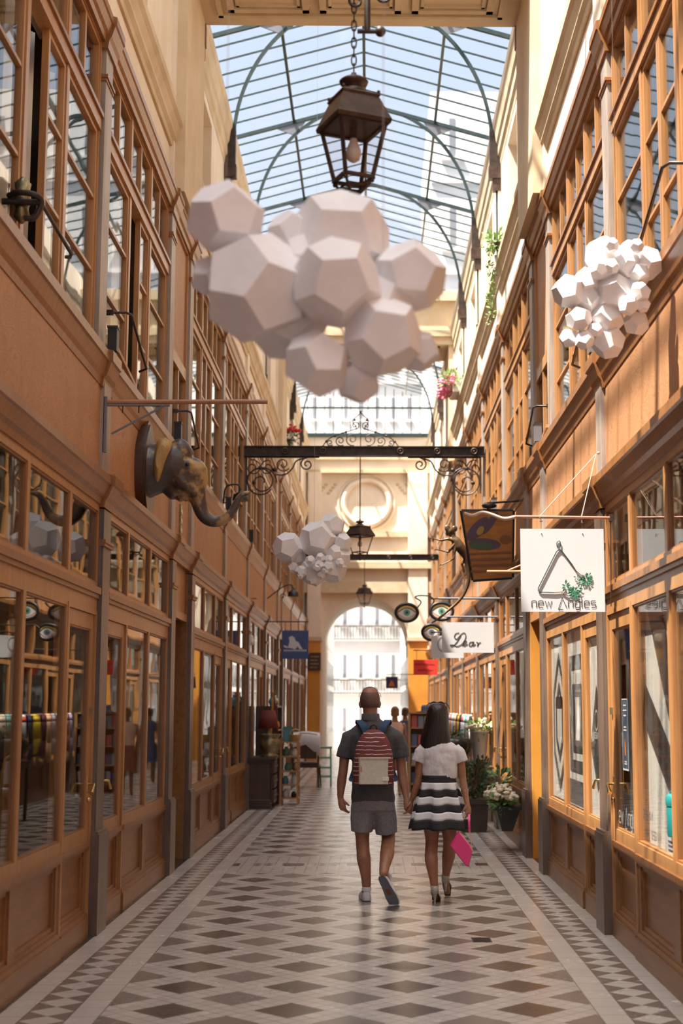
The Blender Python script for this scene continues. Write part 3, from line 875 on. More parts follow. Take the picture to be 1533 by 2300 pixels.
# ------------------------------------------------------------------ hanging lanterns
def lantern(label, x, y, zb, ztop_chain, k=1.0, rz=0.0, chain_links=True, kw=1.0):
    """Square tapering lantern hung on a chain; zb is the tip of the finial."""
    root = thing('hanging_lantern', label, 'lantern', (x, y, zb), 'square iron lanterns hung along the middle of the arcade')
    R = Matrix.Rotation(rz, 3, 'Z')
    def T(px, py, pz): return Vector((x, y, zb)) + R @ Vector((px * k * kw, py * k * kw, pz * k))
    def sq(r, z): return [T(a * r, b * r, z) for a, b in ((-1, -1), (1, -1), (1, 1), (-1, 1))]
    # roof: eaves, sloped hood, upper cap
    mb = MB()
    mb.rings([sq(.172, .395), sq(.178, .415), sq(.172, .425), sq(.118, .535), sq(.126, .545), sq(.120, .555), sq(.062, .578)], 0, False)
    for a, b in ((-1, -1), (1, -1), (1, 1), (-1, 1)): mb.ball(T(a * .115, b * .115, .562), .009 * k, n=8, m=6)
    mb.lathe([(.062 * k, .575 * k), (.060 * k, .59 * k), (.040 * k, .60 * k), (.040 * k, .612 * k), (.068 * k, .622 * k), (.072 * k, .634 * k), (.058 * k, .646 * k), (.022 * k, .652 * k), (.012 * k, .68 * k)], 20, (x, y, zb))
    mb.build('lantern_roof', 'iron_brown', root)
    c = MB()
    for a, b in ((-1, -1), (1, -1), (1, 1), (-1, 1)):
        c.beam(T(a * .148, b * .148, .40), T(a * .088, b * .088, .135), .017 * k, .017 * k)
        c.tube([T(a * .085, b * .085, .135), T(a * .075, b * .075, .105), T(a * .03, b * .03, .062)], .008 * k, 6)
        c.ball(T(a * .086, b * .086, .118), .011 * k, n=8, m=6)
    for (r, z) in ((.150, .395), (.092, .135)):
        q = sq(r, z)
        for i in range(4): c.beam(q[i], q[(i + 1) % 4], .020 * k, .016 * k)
    q = sq(.060, .100)
    for i in range(4): c.beam(q[i], q[(i + 1) % 4], .010 * k, .010 * k)
    c.build('cage', 'iron_brown', root)
    f = MB(); f.lathe([(.004 * k, 0), (.016 * k, .014 * k), (.022 * k, .03 * k), (.010 * k, .042 * k), (.030 * k, .050 * k), (.036 * k, .062 * k), (.012 * k, .070 * k)], 14, (x, y, zb)); f.build('finial', 'iron_brown', root)
    g = MB(); a4, b4 = sq(.143, .392), sq(.086, .140)
    for i in range(4): g.add([a4[i], a4[(i + 1) % 4], b4[(i + 1) % 4], b4[i]], [(0, 1, 2, 3)])
    g.build('lantern_glass', 'lamp_glass', root, fix=False)
    b = MB(); b.lathe([(.018 * k, .40 * k), (.018 * k, .35 * k), (.022 * k, .34 * k)], 12, (x, y, zb)); b.build('socket', 'iron_brown', root)
    b = MB(); b.lathe([(.016 * k, .345 * k), (.020 * k, .325 * k), (.034 * k, .29 * k), (.038 * k, .265 * k), (.030 * k, .235 * k), (.010 * k, .222 * k)], 16, (x, y, zb)); b.build('bulb', 'lamp_bulb', root)
    ch = MB(); z = zb + .675 * k
    if chain_links:
        i = 0
        while z < ztop_chain:
            ax = Vector((1, 0, 0)) if i % 2 else Vector((0, 1, 0))
            ch.tube([Vector((x, y, z + .026)) + ax * (.012 * math.cos(t)) + Vector((0, 0, .030 * math.sin(t))) for t in [2 * PI * j / 12 for j in range(12)]], .0042, 6, closed=True)
            z += .046; i += 1
    else: ch.tube([(x, y, z), (x, y, ztop_chain)], .010, 6)
    ch.build('chain', 'iron_brown', root)
    return root


mat('lamp_bulb', (0.72, 0.66, 0.58), 0.25)
lantern('large iron lantern hanging on a chain just above the nearest paper cloud', 0.048, 6.75, 4.05, 5.62, 1.02, math.radians(24), True, 0.80)
lantern('iron lantern hanging from the scrollwork beam, right of the small-faceted paper cloud', -0.055, 22.8, 3.94, 5.64, 1.0, math.radians(45), False)
lantern('farthest iron lantern, hanging in front of the crown of the archway', -0.068, 39.0, 4.30, 5.62, 0.98, math.radians(45), False)


# ------------------------------------------------------------------ iron lantern beams with scrollwork
def lantern_beam(label, y, z, ornate=True):
    xl, xr = -1.94, 1.97
    root = thing('iron_beam', label, 'beam', (0, y, z), 'iron cross beams that carry the lanterns')
    mb = MB(); mb.box(xl, xr, y - 0.008, y + 0.008, z, z + 0.17); mb.box(xl, xr, y - 0.05, y + 0.05, z, z + 0.016); mb.box(xl, xr, y - 0.05, y + 0.05, z + 0.154, z + 0.17)
    mb.build('girder', 'iron', root)
    for x in (-1.28, -0.66, 0.60, 1.20, 1.80):
        r = MB(); r.tube([(x + 0.045 * math.cos(t), y - 0.055, z + 0.085 + 0.045 * math.sin(t)) for t in [2 * PI * j / 16 for j in range(16)]], 0.012, 6, closed=True)
        r.ball((x, y - 0.05, z + 0.085), 0.018, n=8, m=6); r.build('rosette', 'iron_brown', root)
    if not ornate: return root
    for s in (-1, 1):                                                    # corner brackets of scrolls
        b = MB(); to = lambda u, v: (s * u, y, z + v); rr = 0.013
        b.tube([to(1.90, -0.60), to(1.90, 0.0)], rr, 6)
        b.tube(spiral((1.66, -0.42), 0.25, 1.55, PI * 0.0, to, 48, 0.045), rr, 6)
        b.tube(spiral((1.66, -0.42), 0.25, -0.9, PI * 1.0, to, 30, 0.20), rr, 6)
        b.tube(spiral((1.80, -0.19), 0.14, 1.4, PI * 0.4, to, 30, 0.03), rr * .8, 6); b.tube(spiral((1.56, -0.19), 0.13, -1.4, PI * 0.6, to, 30, 0.03), rr * .8, 6)
        b.tube(spiral((1.31, -0.13), 0.12, 1.4, PI * 1.2, to, 30, 0.03), rr * .8, 6)
        b.tube(bez([to(1.44, -0.30), to(1.28, -0.30), to(1.16, -0.20), to(1.10, -0.08), to(0.98, -0.03)], 5), rr, 6)
        b.tube(spiral((0.92, -0.13), 0.11, -1.5, PI * 0.5, to, 34, 0.02), rr, 6)
        b.tube([to(0.72, -0.012), to(1.9, -0.012)], rr, 6)
        for (u, v) in ((1.68, -0.19), (1.78, -0.43), (1.45, -0.22)): b.ball(to(u, v), 0.035, 0.02, 0.035, 8, 6)
        b.build('scroll_bracket', 'iron', root)
    c = MB(); cxx = -0.05
    for s in (-1, 1):                                                    # crest on top of the beam
        to = lambda u, v: (cxx + s * u, y, z + 0.17 + v); rr = 0.009
        c.tube(spiral((0.14, 0.12), 0.11, 1.4, PI * 1.4, to, 34, 0.02), rr, 6); c.tube(spiral((0.33, 0.09), 0.085, 1.4, PI * 1.3, to, 30, 0.02), rr, 6)
        c.tube(spiral((0.50, 0.06), 0.055, 1.3, PI * 1.2, to, 26, 0.015), rr, 6)
        c.tube(bez([to(0.62, 0.0), to(0.52, 0.12), to(0.36, 0.20), to(0.20, 0.25), to(0.06, 0.30)], 5), rr, 6)
        c.tube(spiral((0.09, 0.35), 0.07, -1.3, PI * 1.5, to, 26, 0.015), rr, 6)
        c.tube(bez([to(0.06, 0.30), to(0.13, 0.42), to(0.06, 0.50), to(0.0, 0.56)], 5), rr, 6)
        for (u, v) in ((0.24, 0.24), (0.42, 0.17), (0.10, 0.44), (0.56, 0.08)): c.ball(to(u, v), 0.022, 0.012, 0.022, 8, 5)
    c.tube([(cxx, y, z + .17), (cxx, y, z + .74)], 0.008, 6); c.ball((cxx, y, z + .75), .02, n=8, m=6)
    c.build('crest', 'iron', root)
    return root


lantern_beam('dark iron cross beam with scroll brackets and a filigree crest on top', 22.85, 5.65)
lantern_beam('plain dark iron cross beam in front of the end wall', 39.05, 5.62, False)
lantern_beam('nearest iron cross beam, above the picture, with a scroll and ball showing beside the lantern chain', 6.75, 5.66, False)
# scroll that hangs below the nearest beam beside the chain
r = [o for o in bpy.data.objects if o.name.startswith('iron_beam') and abs(o.location.y - 6.75) < 0.01][0]
mb = MB(); to = lambda u, v: (0.115 + u, 6.72, 4.97 + v)
mb.tube([to(0, -0.02), to(0, 0.68)], .016, 8); mb.tube([to(-.05, -.02), to(.05, -.02)], .012, 6); mb.ball(to(.065, -.02), .028, n=10, m=8)
mb.tube(spiral((-.055, .14), .05, 1.3, 0.0, to, 24, .012), .008, 6); mb.tube(spiral((.075, .17), .06, -1.3, PI, to, 24, .012), .008, 6)
mb.tube([to(-.02, .25), to(.02, .25)], .03, 8); mb.build('scroll_pendant', 'iron', r)

# ------------------------------------------------------------------ spotlights along the ledges
ORD = ['first', 'second', 'third', 'fourth', 'fifth', 'sixth', 'seventh', 'eighth', 'ninth']
for s in (-1, 1):
    side = 'left' if s < 0 else 'right'
    lst = [(PIER[i] + PW / 2, 1.905, 7.70, 'string course') for i in (3, 4, 5, 6, 7)] + [(PIER[i] + PW / 2, 1.825, 4.245, 'sill cornice') for i in (2, 3, 5, 6)]
    nth = {}
    for y, x, z, where in lst:
        n = nth[where] = nth.get(where, 0) + 1
        root = thing('spotlight', 'short %s box spotlight standing on the %s, %s from the camera on the %s' % ('black' if s < 0 else 'grey', where, ORD[n - 1], side), 'spotlight', (s * x, y, z), 'box spotlights standing on the ledges')
        b = MB(); sbox(b, s, x - 0.035, x + 0.035, y - 0.05, y + 0.05, z + 0.03, z + 0.21); b.build('housing', 'black_metal' if s < 0 else 'iron_grey', root)
        f = MB(); sbox(f, s, x - 0.025, x + 0.025, y - 0.03, y + 0.03, z - 0.005, z + 0.035); f.build('foot', 'iron', root)
        f = MB(); sbox(f, s, x - 0.040, x + 0.040, y - 0.055, y + 0.055, z + 0.205, z + 0.222); f.build('cap', 'iron', root)

# ------------------------------------------------------------------ window stays (bent iron rods) at the upper sills
def stay(label, s, y, z0=4.30):
    root = thing('window_stay', label, 'window stay', (s * 1.9, y, z0), 'bent iron stays below the upper windows')
    x = XU[s] - 0.01
    mb = MB(); mb.tube([(s * (x + .06), y - .05, z0 + .42), (s * (x - .10), y - .05, z0 + .42), (s * (x - .13), y + .02, z0 + .42), (s * (x - .10), y + 1.02, z0 + .22), (s * (x - .03), y + 1.05, z0 + .20)], .011, 8)
    mb.build('rod', 'iron', root)
    mb = MB(); sbox(mb, s, x - .0, x + .06, y - .065, y - .035, z0 + .40, z0 + .44); mb.build('fixing', 'iron_brown', root)
    b = MB(); b.beam((s * (x + .0), y - .1, z0 + .20), (s * (x + .0), y + 1.05, z0 + .06), .025, .035); b.build('bar', 'light_wood', root)


stay('bent iron window stay above the left frieze, just behind the nearest left spotlight', -1, 11.1)
stay('bent iron window stay above the elephant head', -1, 14.9)
stay('bent iron window stay on the right wall, below the small sunlit paper cloud', 1, 10.9)
stay('bent iron window stay on the right wall, second from the camera', 1, 14.6)
stay('bent iron window stay on the right wall, nearest the camera at the picture edge', 1, 7.9)

# iron swivel bracket at the left picture edge
root = thing('iron_bracket', 'heavy iron swivel bracket with a long rod beside the open left upper window', 'bracket', (-1.88, 8.3, 4.55))
mb = MB(); a = at(50, 450, 8.05)
mb.tube([at(5, 452, 8.0), at(95, 455, 8.0)], .020, 8); mb.build('arm', 'iron', root)
mb = MB(); mb.tube(bez([at(20, 440, 8.0), at(40, 432, 7.95), at(80, 438, 7.95), at(93, 455, 8.0), at(78, 488, 8.0), at(55, 490, 8.0)], 5), .018, 8); mb.build('hook', 'iron', root)
mb = MB(); mb.lathe([(.012, -.14), (.05, -.10), (.035, -.05), (.055, 0.0), (.04, .05), (.05, .10), (.012, .14)], 12, a); mb.build('boss', 'old_brass', root)
mb = MB(); mb.tube([at(93, 456, 8.0), at(142, 540, 8.6), at(160, 570, 8.75), at(158, 578, 8.75), at(146, 577, 8.75)], .012, 8); mb.build('rod', 'iron_brown', root)
# thin scroll rod on the right at the picture edge
root = thing('scroll_bracket', 'thin iron rod ending in a small scroll at the right picture edge', 'bracket', at(1500, 660, 8.6))
mb = MB(); c = at(1461, 655, 8.6)
mb.tube([c + Vector((.024 * (1 - i / 40) * math.cos(i * .3 - 1.57), 0, .024 * (1 - i / 40) * math.sin(i * .3 - 1.57))) for i in range(36)][::-1] + [c + Vector((.01, 0, -.026)), at(1500, 663, 8.6), at(1540, 664, 8.6)], .005, 6)
mb.build('rod', 'iron_brown', root)
mb = MB(); mb.tube([at(1484, 663, 8.6), at(1510, 650, 8.6), at(1540, 638, 8.6)], .003, 5); mb.build('wire', 'steel', root)

# ------------------------------------------------------------------ wooden pole on the left pier
root = thing('sign_pole', 'bare wooden pole on a grey iron bracket jutting from the left pier', 'pole', (-1.83, 10.45, 3.86))
mb = MB(); mb.tube([(-1.84, 10.45, 3.862), (-0.64, 10.45, 3.868)], .018, 10); mb.build('pole', 'light_wood', root)
mb = MB(); mb.box(-1.85, -1.37, 10.435, 10.465, 3.832, 3.845); mb.beam((-1.80, 10.45, 3.62), (-1.42, 10.45, 3.83), .022, .012); mb.box(-1.86, -1.835, 10.43, 10.47, 3.48, 3.90); mb.build('bracket', 'iron_grey', root)
for x in (-1.72, -1.60): mb = MB(); mb.tube([(x, 10.45, 3.84), (x, 10.45, 3.78)], .005, 6); mb.build('hook', 'iron', root)

# ------------------------------------------------------------------ elephant head
def elephant():
    Y = 12.35; root = thing('elephant_head', 'painted elephant head on a dark shield, its trunk curling out over the arcade', 'sculpture', (-1.86, Y, 3.62))
    P_ = lambda x, y, d=0.0: at(x, y, Y) + Vector((0, d, 0))
    k = Y / F_PX
    mb = MB()
    n = 40; sh = []
    for i in range(n):
        t = 2 * PI * i / n; r = 1 + 0.10 * math.cos(4 * t)
        sh.append((Y + 0.34 * math.sin(t) * (1.05 + .1 * math.cos(t)), 3.63 + 0.43 * math.cos(t) * r))
    mb.prism(sh, -1.885, -1.815, 0, to=lambda u, v, t: (t, u, v)); mb.prism([(Y + (a - Y) * .93, 3.63 + (b - 3.63) * .93) for a, b in sh], -1.82, -1.80, 0, to=lambda u, v, t: (t, u, v))
    mb.build('shield', 'dark_wood', root)
    h = MB(); rs = []
    # neck and skull: centre pixel (x, y), half height, half depth
    for (x, yc, hh, hd) in ((330, 1059, 64, .27), (344, 1057, 60, .25), (362, 1053, 56, .235), (380, 1048, 55, .235), (396, 1046, 56, .235), (412, 1050, 52, .215), (425, 1056, 44, .185), (436, 1064, 34, .15), (444, 1074, 23, .11)):
        c = P_(x, yc)
        rs.append([c + Vector((0, hd * math.cos(2 * PI * j / 24), hh * k * math.sin(2 * PI * j / 24))) for j in range(24)])
    h.rings(rs)
    for sgn in (-1, 1):
        h.ball(P_(406, 1024, sgn * .085), .11, .10, .14)                       # forehead bumps
        h.ball(P_(424, 1052, sgn * .15), .06, .045, .055)                     # brow round the eye
        h.tube([P_(412, 1085, sgn * .12), P_(436, 1108, sgn * .10)], [.075, .045], 10, round_ends=True)
    h.tube(bez([P_(386, 1092), P_(404, 1107), P_(417, 1115), P_(425, 1121)], 4), [.10] * 4 + [.07] * 4 + [.04] * 4 + [.02], 12, round_ends=True)   # lower jaw
    tr = [(432, 1062, 30), (438, 1082, 25), (441, 1105, 18), (446, 1128, 15), (452, 1148, 13.5), (462, 1163, 12.5), (478, 1171, 11.5), (496, 1169, 10.5), (511, 1161, 9.5), (522, 1148, 8.5), (529, 1134, 7.6), (536, 1120, 6.8), (545, 1111, 6.0), (557, 1107, 4.6)]
    path = bez([P_(a, b) for a, b, c in tr], 4); rad = lerp_list([c * k * 1.18 for a, b, c in tr], len(path))
    h.tube(path, rad, 14, round_ends=True)
    o = h.build('head', 'elephant_hide', root); remesh(o, .012, 3)
    for sgn in (-1, 1):
        e = MB(); out = [(368, 996), (382, 995), (393, 1004), (389, 1022), (381, 1042), (374, 1064), (367, 1082), (362, 1092), (356, 1078), (353, 1052), (357, 1022), (362, 1004)]
        c = sum((P_(a, b) for a, b in out), Vector()) / 12
        pts = [P_(a, b) for a, b in out]
        r0 = [p + Vector((0, sgn * .20, 0)) for p in pts]; r1 = [c + (p - c) * 1.0 + Vector((0, sgn * .255, 0)) for p in pts]; r2 = [c + (p - c) * .55 + Vector((0, sgn * .29, 0)) for p in pts]
        e.rings([r0, r1, r2]); e.build('ear', 'elephant_ear', root)
        y_ = MB(); y_.ball(P_(427, 1052, sgn * .205), .018, .014, .018); y_.build('eye', 'black_metal', root)
        t_ = MB(); t_.tube([P_(430, 1098, sgn * .075), P_(437, 1106, sgn * .10)], [.022, .018], 8, round_ends=True); t_.build('tusk', 'flower_cream', root)


mat('elephant_hide', (0.075, 0.055, 0.048), 0.35, 0.0, (0.40, 0.25, 0.10), (5.0, 5.0, 5.0), 0.48, 0.62, 0.25)
mat('elephant_ear', (0.50, 0.33, 0.12), 0.5, 0.0, (0.36, 0.22, 0.08), (14, 14, 9), bump_s=0.3)
elephant()

# ------------------------------------------------------------------ writing made of strokes
GL = {   # unit-height geometric letters: strokes as lists of points
    'n': ([[(0, 0), (0, .62), (.08, .7), (.42, .7), (.5, .62), (.5, 0)]], .72),
    'e': ([[(.5, 0), (.08, 0), (0, .08), (0, .62), (.08, .7), (.42, .7), (.5, .62), (.5, .36), (.02, .36)]], .72),
    'w': ([[(0, .7), (.18, 0), (.36, .62), (.54, 0), (.72, .7)]], .95),
    'A': ([[(0, -.22), (.50, -.22)], [(0, -.22), (.44, 1.0), (.88, 0)]], 1.08),
    'g': ([[(.5, .08), (.42, 0), (.08, 0), (0, .08), (0, .62), (.08, .7), (.5, .7), (.5, -.16), (.42, -.24), (.06, -.24)]], .72),
    'l': ([[(0, 1.0), (0, .08), (.06, 0)]], .28),
    's': ([[(.48, .7), (.08, .7), (0, .62), (0, .43), (.08, .36), (.42, .36), (.5, .28), (.5, .08), (.42, 0), (.02, 0)]], .72),
    'D': ([[(0, 0), (.35, 0), (.5, .15), (.5, .85), (.35, 1), (0, 1), (0, 0)]], .72), 'E': ([[(.5, 0), (0, 0), (0, 1), (.5, 1)], [(0, .5), (.4, .5)]], .72),
    'S': ([[(.5, 1), (0, 1), (0, .52), (.5, .5), (.5, 0), (0, 0)]], .72), 'I': ([[(0, 0), (0, 1)]], .26), 'G': ([[(.5, 1), (0, 1), (0, 0), (.5, 0), (.5, .45), (.3, .45)]], .72),
    'N': ([[(0, 0), (0, 1), (.5, 0), (.5, 1)]], .74), 'M': ([[(0, 0), (0, 1), (.3, .4), (.6, 1), (.6, 0)]], .84), 'C': ([[(.5, 0), (0, 0), (0, 1), (.5, 1)]], .72), '&': ([[(.5, 0), (.1, .8), (.25, 1), (.4, .8), (0, .2), (.2, 0), (.5, .4)]], .72),
    ' ': ([], .45), 'o': ([[(0, 0), (.5, 0), (.5, .7), (0, .7), (0, 0)]], .72), 'u': ([[(0, .7), (0, 0), (.5, 0), (.5, .7)]], .72), 'd': ([[(.5, 1), (.5, 0), (0, 0), (0, .7), (.5, .7)]], .72),
}


def ribbon(mb, pts, w, to, mi=0):
    """A flat stroke of width w along 2-D points."""
    p = [Vector((a, b)) for a, b in pts]; n = len(p); L, R = [], []
    for i in range(n):
        d0 = (p[i] - p[i - 1]).normalized() if i > 0 else (p[1] - p[0]).normalized(); d1 = (p[i + 1] - p[i]).normalized() if i < n - 1 else d0
        t = (d0 + d1); t = t.normalized() if t.length > 1e-6 else d0
        q = Vector((-t.y, t.x)); f = 1 / max(0.5, abs(q.dot(Vector((-d0.y, d0.x)))))
        L.append(p[i] + q * w / 2 * f); R.append(p[i] - q * w / 2 * f)
    for i in range(n - 1): mb.add([to(*L[i]), to(*L[i + 1]), to(*R[i + 1]), to(*R[i])], [(0, 1, 2, 3)], mi)


def lettering(mb, text, h, w, to, mi=0):
    x = 0.0
    for ch in text:
        st, adv = GL[ch]
        for s_ in st: ribbon(mb, [(x + a * h, b * h) for a, b in s_], w, to, mi)
        x += adv * h
    return x


def tlen(text, h): return sum(GL[c][1] for c in text) * h


def plate(name, mats, x0, x1, y, z0, z1, parent, th=0.012):
    mb = MB(); mb.box(x0, x1, y, y + th, z0, z1); return mb.build(name, mats, parent)


# "new Angles" board
Y = 9.92
root = thing('hanging_sign', 'square white sign reading new Angles below a triangle of bent branch', 'sign', (1.47, Y, 2.55))
plate('board', 'sign_white', 1.186, 1.772, Y, 2.262, 2.846, root)
sx0, sz0, S = 1.186, 2.262, 0.585       # board corner and size
def on_board(u, v, d=0.0025): return (sx0 + u * S, Y - d, sz0 + v * S)
def bp(x, y): return ((x - 115) / 1137.0, 1 - (y - 180) / 1130.0)          # pixels of a close view of the board
mb = MB(); to = lambda u, v: on_board(u / S, v / S)
h = .088 * .58; t = 'new Angles'; L = tlen(t, 1.0)
mb2 = lambda u, v: on_board(.125 + u, .052 + v)
lettering(mb, t, .79 / L, .010, mb2)
mb.build('lettering', 'ink_brown', root, fix=False)
mb = MB(); P3 = lambda x, y, d=.006: Vector(on_board(*bp(x, y), d))
mb.tube(bez([P3(640, 455), P3(655, 420), P3(658, 370), P3(635, 348), P3(612, 370), P3(612, 420), P3(622, 445)], 5), .0032, 6)
mb.tube([P3(640, 462), P3(600, 500), P3(350, 985), P3(345, 1020), P3(370, 1045), P3(560, 1052)], .0036, 6); mb.tube([P3(640, 462), P3(680, 490), P3(820, 680)], .0036, 6)
mb.build('wire_triangle', 'wire_green', root)
mat('wire_green', (0.05, 0.10, 0.10), 0.25, 0.6)
mb = MB(); mb.tube([P3(560, 1052), P3(660, 1042), P3(700, 1070), P3(760, 1100)], .0036, 6); mb.tube([P3(820, 680), P3(870, 760), P3(915, 800), P3(980, 850)], .0036, 6); mb.tube([P3(660, 1042), P3(720, 990)], .002, 5)
mb.build('branch', 'twig', root)
mat('twig', (0.16, 0.085, 0.05), 0.7)
lf = MB(); rnd = random.Random(4)
for (cx_, cy_, n, rr, big) in ((725, 960, 7, 45, 80), (840, 1040, 12, 70, 90), (1010, 890, 12, 65, 90), (1040, 820, 6, 45, 70), (935, 900, 5, 30, 65), (875, 850, 5, 25, 50), (840, 1110, 4, 30, 80), (890, 1000, 4, 30, 70)):
    for i in range(n):
        a = 2 * PI * i / n + rnd.uniform(-.3, .3); r0 = rnd.uniform(0, .3) * rr; L_ = big * rnd.uniform(.7, 1.1); dx_, dy_ = math.cos(a), math.sin(a)
        b = (cx_ + dx_ * r0, cy_ + dy_ * r0); w_ = L_ * .20; m_ = (b[0] + dx_ * L_ * .55, b[1] + dy_ * L_ * .55); e_ = (b[0] + dx_ * L_, b[1] + dy_ * L_)
        lf.add([P3(b[0], b[1], .005), P3(m_[0] - dy_ * w_, m_[1] + dx_ * w_, .008), P3(e_[0], e_[1], .006), P3(m_[0] + dy_ * w_, m_[1] - dx_ * w_, .008)], [(0, 1, 2, 3)])
lf.build('leaves', 'leaf_sign', root, fix=False)
for u in (1.333, 1.622): mb = MB(); mb.tube([(u, Y + .006, 2.82), (u, Y + .006, 2.93)], .0016, 5); mb.ball((u, Y - .002, 2.815), .004, n=8, m=6); mb.ball((u, Y + .006, 2.90), .009, .004, .009, 8, 6); mb.build('hook', 'steel', root)
# its pole: copper tube with a driftwood end, held by cords
root = thing('sign_pole', 'copper-coloured pole with a wavy driftwood end, holding the new Angles sign', 'pole', (1.83, Y, 2.93))
mb = MB(); mb.tube([(1.84, Y + .005, 2.925), (1.14, Y + .005, 2.932)], .011, 10); mb.build('tube', 'copper', root)
mat('copper', (0.42, 0.20, 0.14), 0.4, 0.3)
mb = MB(); mb.tube(bez([(1.15, Y + .005, 2.93), (1.07, Y + .005, 2.918), (.99, Y + .005, 2.945), (.92, Y + .005, 2.962), (.85, Y + .005, 2.94), (.79, Y + .005, 2.955)], 5), .013, 8); mb.build('driftwood', 'drift', root)
mat('drift', (0.52, 0.36, 0.27), 0.8)
mb = MB(); mb.tube([(1.325, Y + .005, 2.935), (1.80, 10.36, 3.46)], .0035, 5); mb.tube([(1.62, Y + .005, 2.935), (1.80, 10.36, 3.46)], .0035, 5); mb.ball((1.82, 10.37, 3.47), .012, n=8, m=6)
for u in (1.325, 1.62): mb.tube([(u, Y - .012, 2.93), (u, Y + .005, 2.945), (u, Y + .022, 2.93), (u, Y + .005, 2.915)], .003, 5, closed=True)
mb.build('cord', 'drift', root)
mb = MB(); mb.tube([(1.825, Y + .005, 2.93), (1.815, Y + .005, 2.3)], .004, 5); mb.box(1.815, 1.84, Y - .02, Y + .03, 2.90, 2.95); mb.build('fixing', 'iron_brown', root)
# short bare wooden rod behind it
root = thing('bare_rod', 'short bare wooden rod with a diagonal stay just left of the new Angles sign', 'pole', (1.8, 13.6, 2.78))
mb = MB(); mb.tube([at(1093, 1284, 14.2), at(1240, 1284, 14.2)], .015, 8); mb.tube([at(1140, 1282, 14.2), at(1240, 1240, 14.2)], .010, 8); mb.build('rod', 'light_wood', root)

# orange painted panel sign
def panel_sign():
    Y = 16.6; root = thing('painted_panel', 'orange painted panel sign with a tapering black frame', 'sign', at(1095, 1225, Y))
    q = [at(1036, 1147, Y), at(1152, 1147, Y), at(1150, 1297, Y), at(1062, 1303, Y)]
    mb = MB(); mb.prism([(p.x, p.z) for p in q], Y, Y + .05); mb.build('panel', 'panel_paint', root)
    f = MB()
    for i in range(4): f.beam(q[i] + Vector((0, -.01, 0)), q[(i + 1) % 4] + Vector((0, -.01, 0)), .07, .035, up=(0, 1, 0)) if False else f.tube([q[i] + Vector((0, .02, 0)), q[(i + 1) % 4] + Vector((0, .02, 0))], .024, 6)
    f.build('frame', 'black_metal', root)
    s_ = MB(); P_ = lambda x, y, d=-.004: at(x, y, Y) + Vector((0, d, 0))
    def poly(pts, mi): s_.add([P_(*p) for p in pts], [tuple(range(len(pts)))], mi)
    def blob(cx_, cy_, rx, ry, a, mi, d): s_.add([P_(cx_ + rx * math.cos(t) * math.cos(a) - ry * math.sin(t) * math.sin(a), cy_ + rx * math.cos(t) * math.sin(a) + ry * math.sin(t) * math.cos(a), d) for t in [2 * PI * i / 24 for i in range(24)]], [tuple(range(24))], mi)
    blob(1088, 1222, 36, 13, .05, 0, -.004); blob(1080, 1226, 28, 9, .05, 1, -.006); blob(1072, 1188, 14, 34, .75, 0, -.005); blob(1100, 1175, 8, 30, .6, 0, -.004); blob(1078, 1192, 7, 11, .6, 2, -.008); blob(1135, 1212, 14, 10, 0, 3, -.004)
    for k in range(4): poly([(1053 + k, 1242 + k * 13), (1150, 1238 + k * 14), (1150, 1243 + k * 14), (1054 + k, 1247 + k * 13)], 3)
    s_.build('painting', ['paint_violet', 'paint_green', 'paint_gold', 'paint_umber'], root, fix=False)
    h = MB(); h.tube([at(1095, 1147, Y) + Vector((0, .02, 0)), at(1095, 1128, Y) + Vector((0, .02, 0))], .012, 6); h.ball(at(1098, 1136, Y), .09, .05, .035, 10, 6); h.tube([at(1095, 1130, Y), at(1165, 1125, Y)], .014, 6); h.build('hanger', 'iron', root)


mat('panel_paint', (0.42, 0.165, 0.018), 0.45, 0.0, (0.30, 0.105, 0.014), (3, 3, 9))
mat('paint_violet', (0.085, 0.05, 0.075), 0.5); mat('paint_green', (0.055, 0.085, 0.04), 0.5); mat('paint_gold', (0.35, 0.20, 0.03), 0.5); mat('paint_umber', (0.20, 0.07, 0.012), 0.5)
panel_sign()

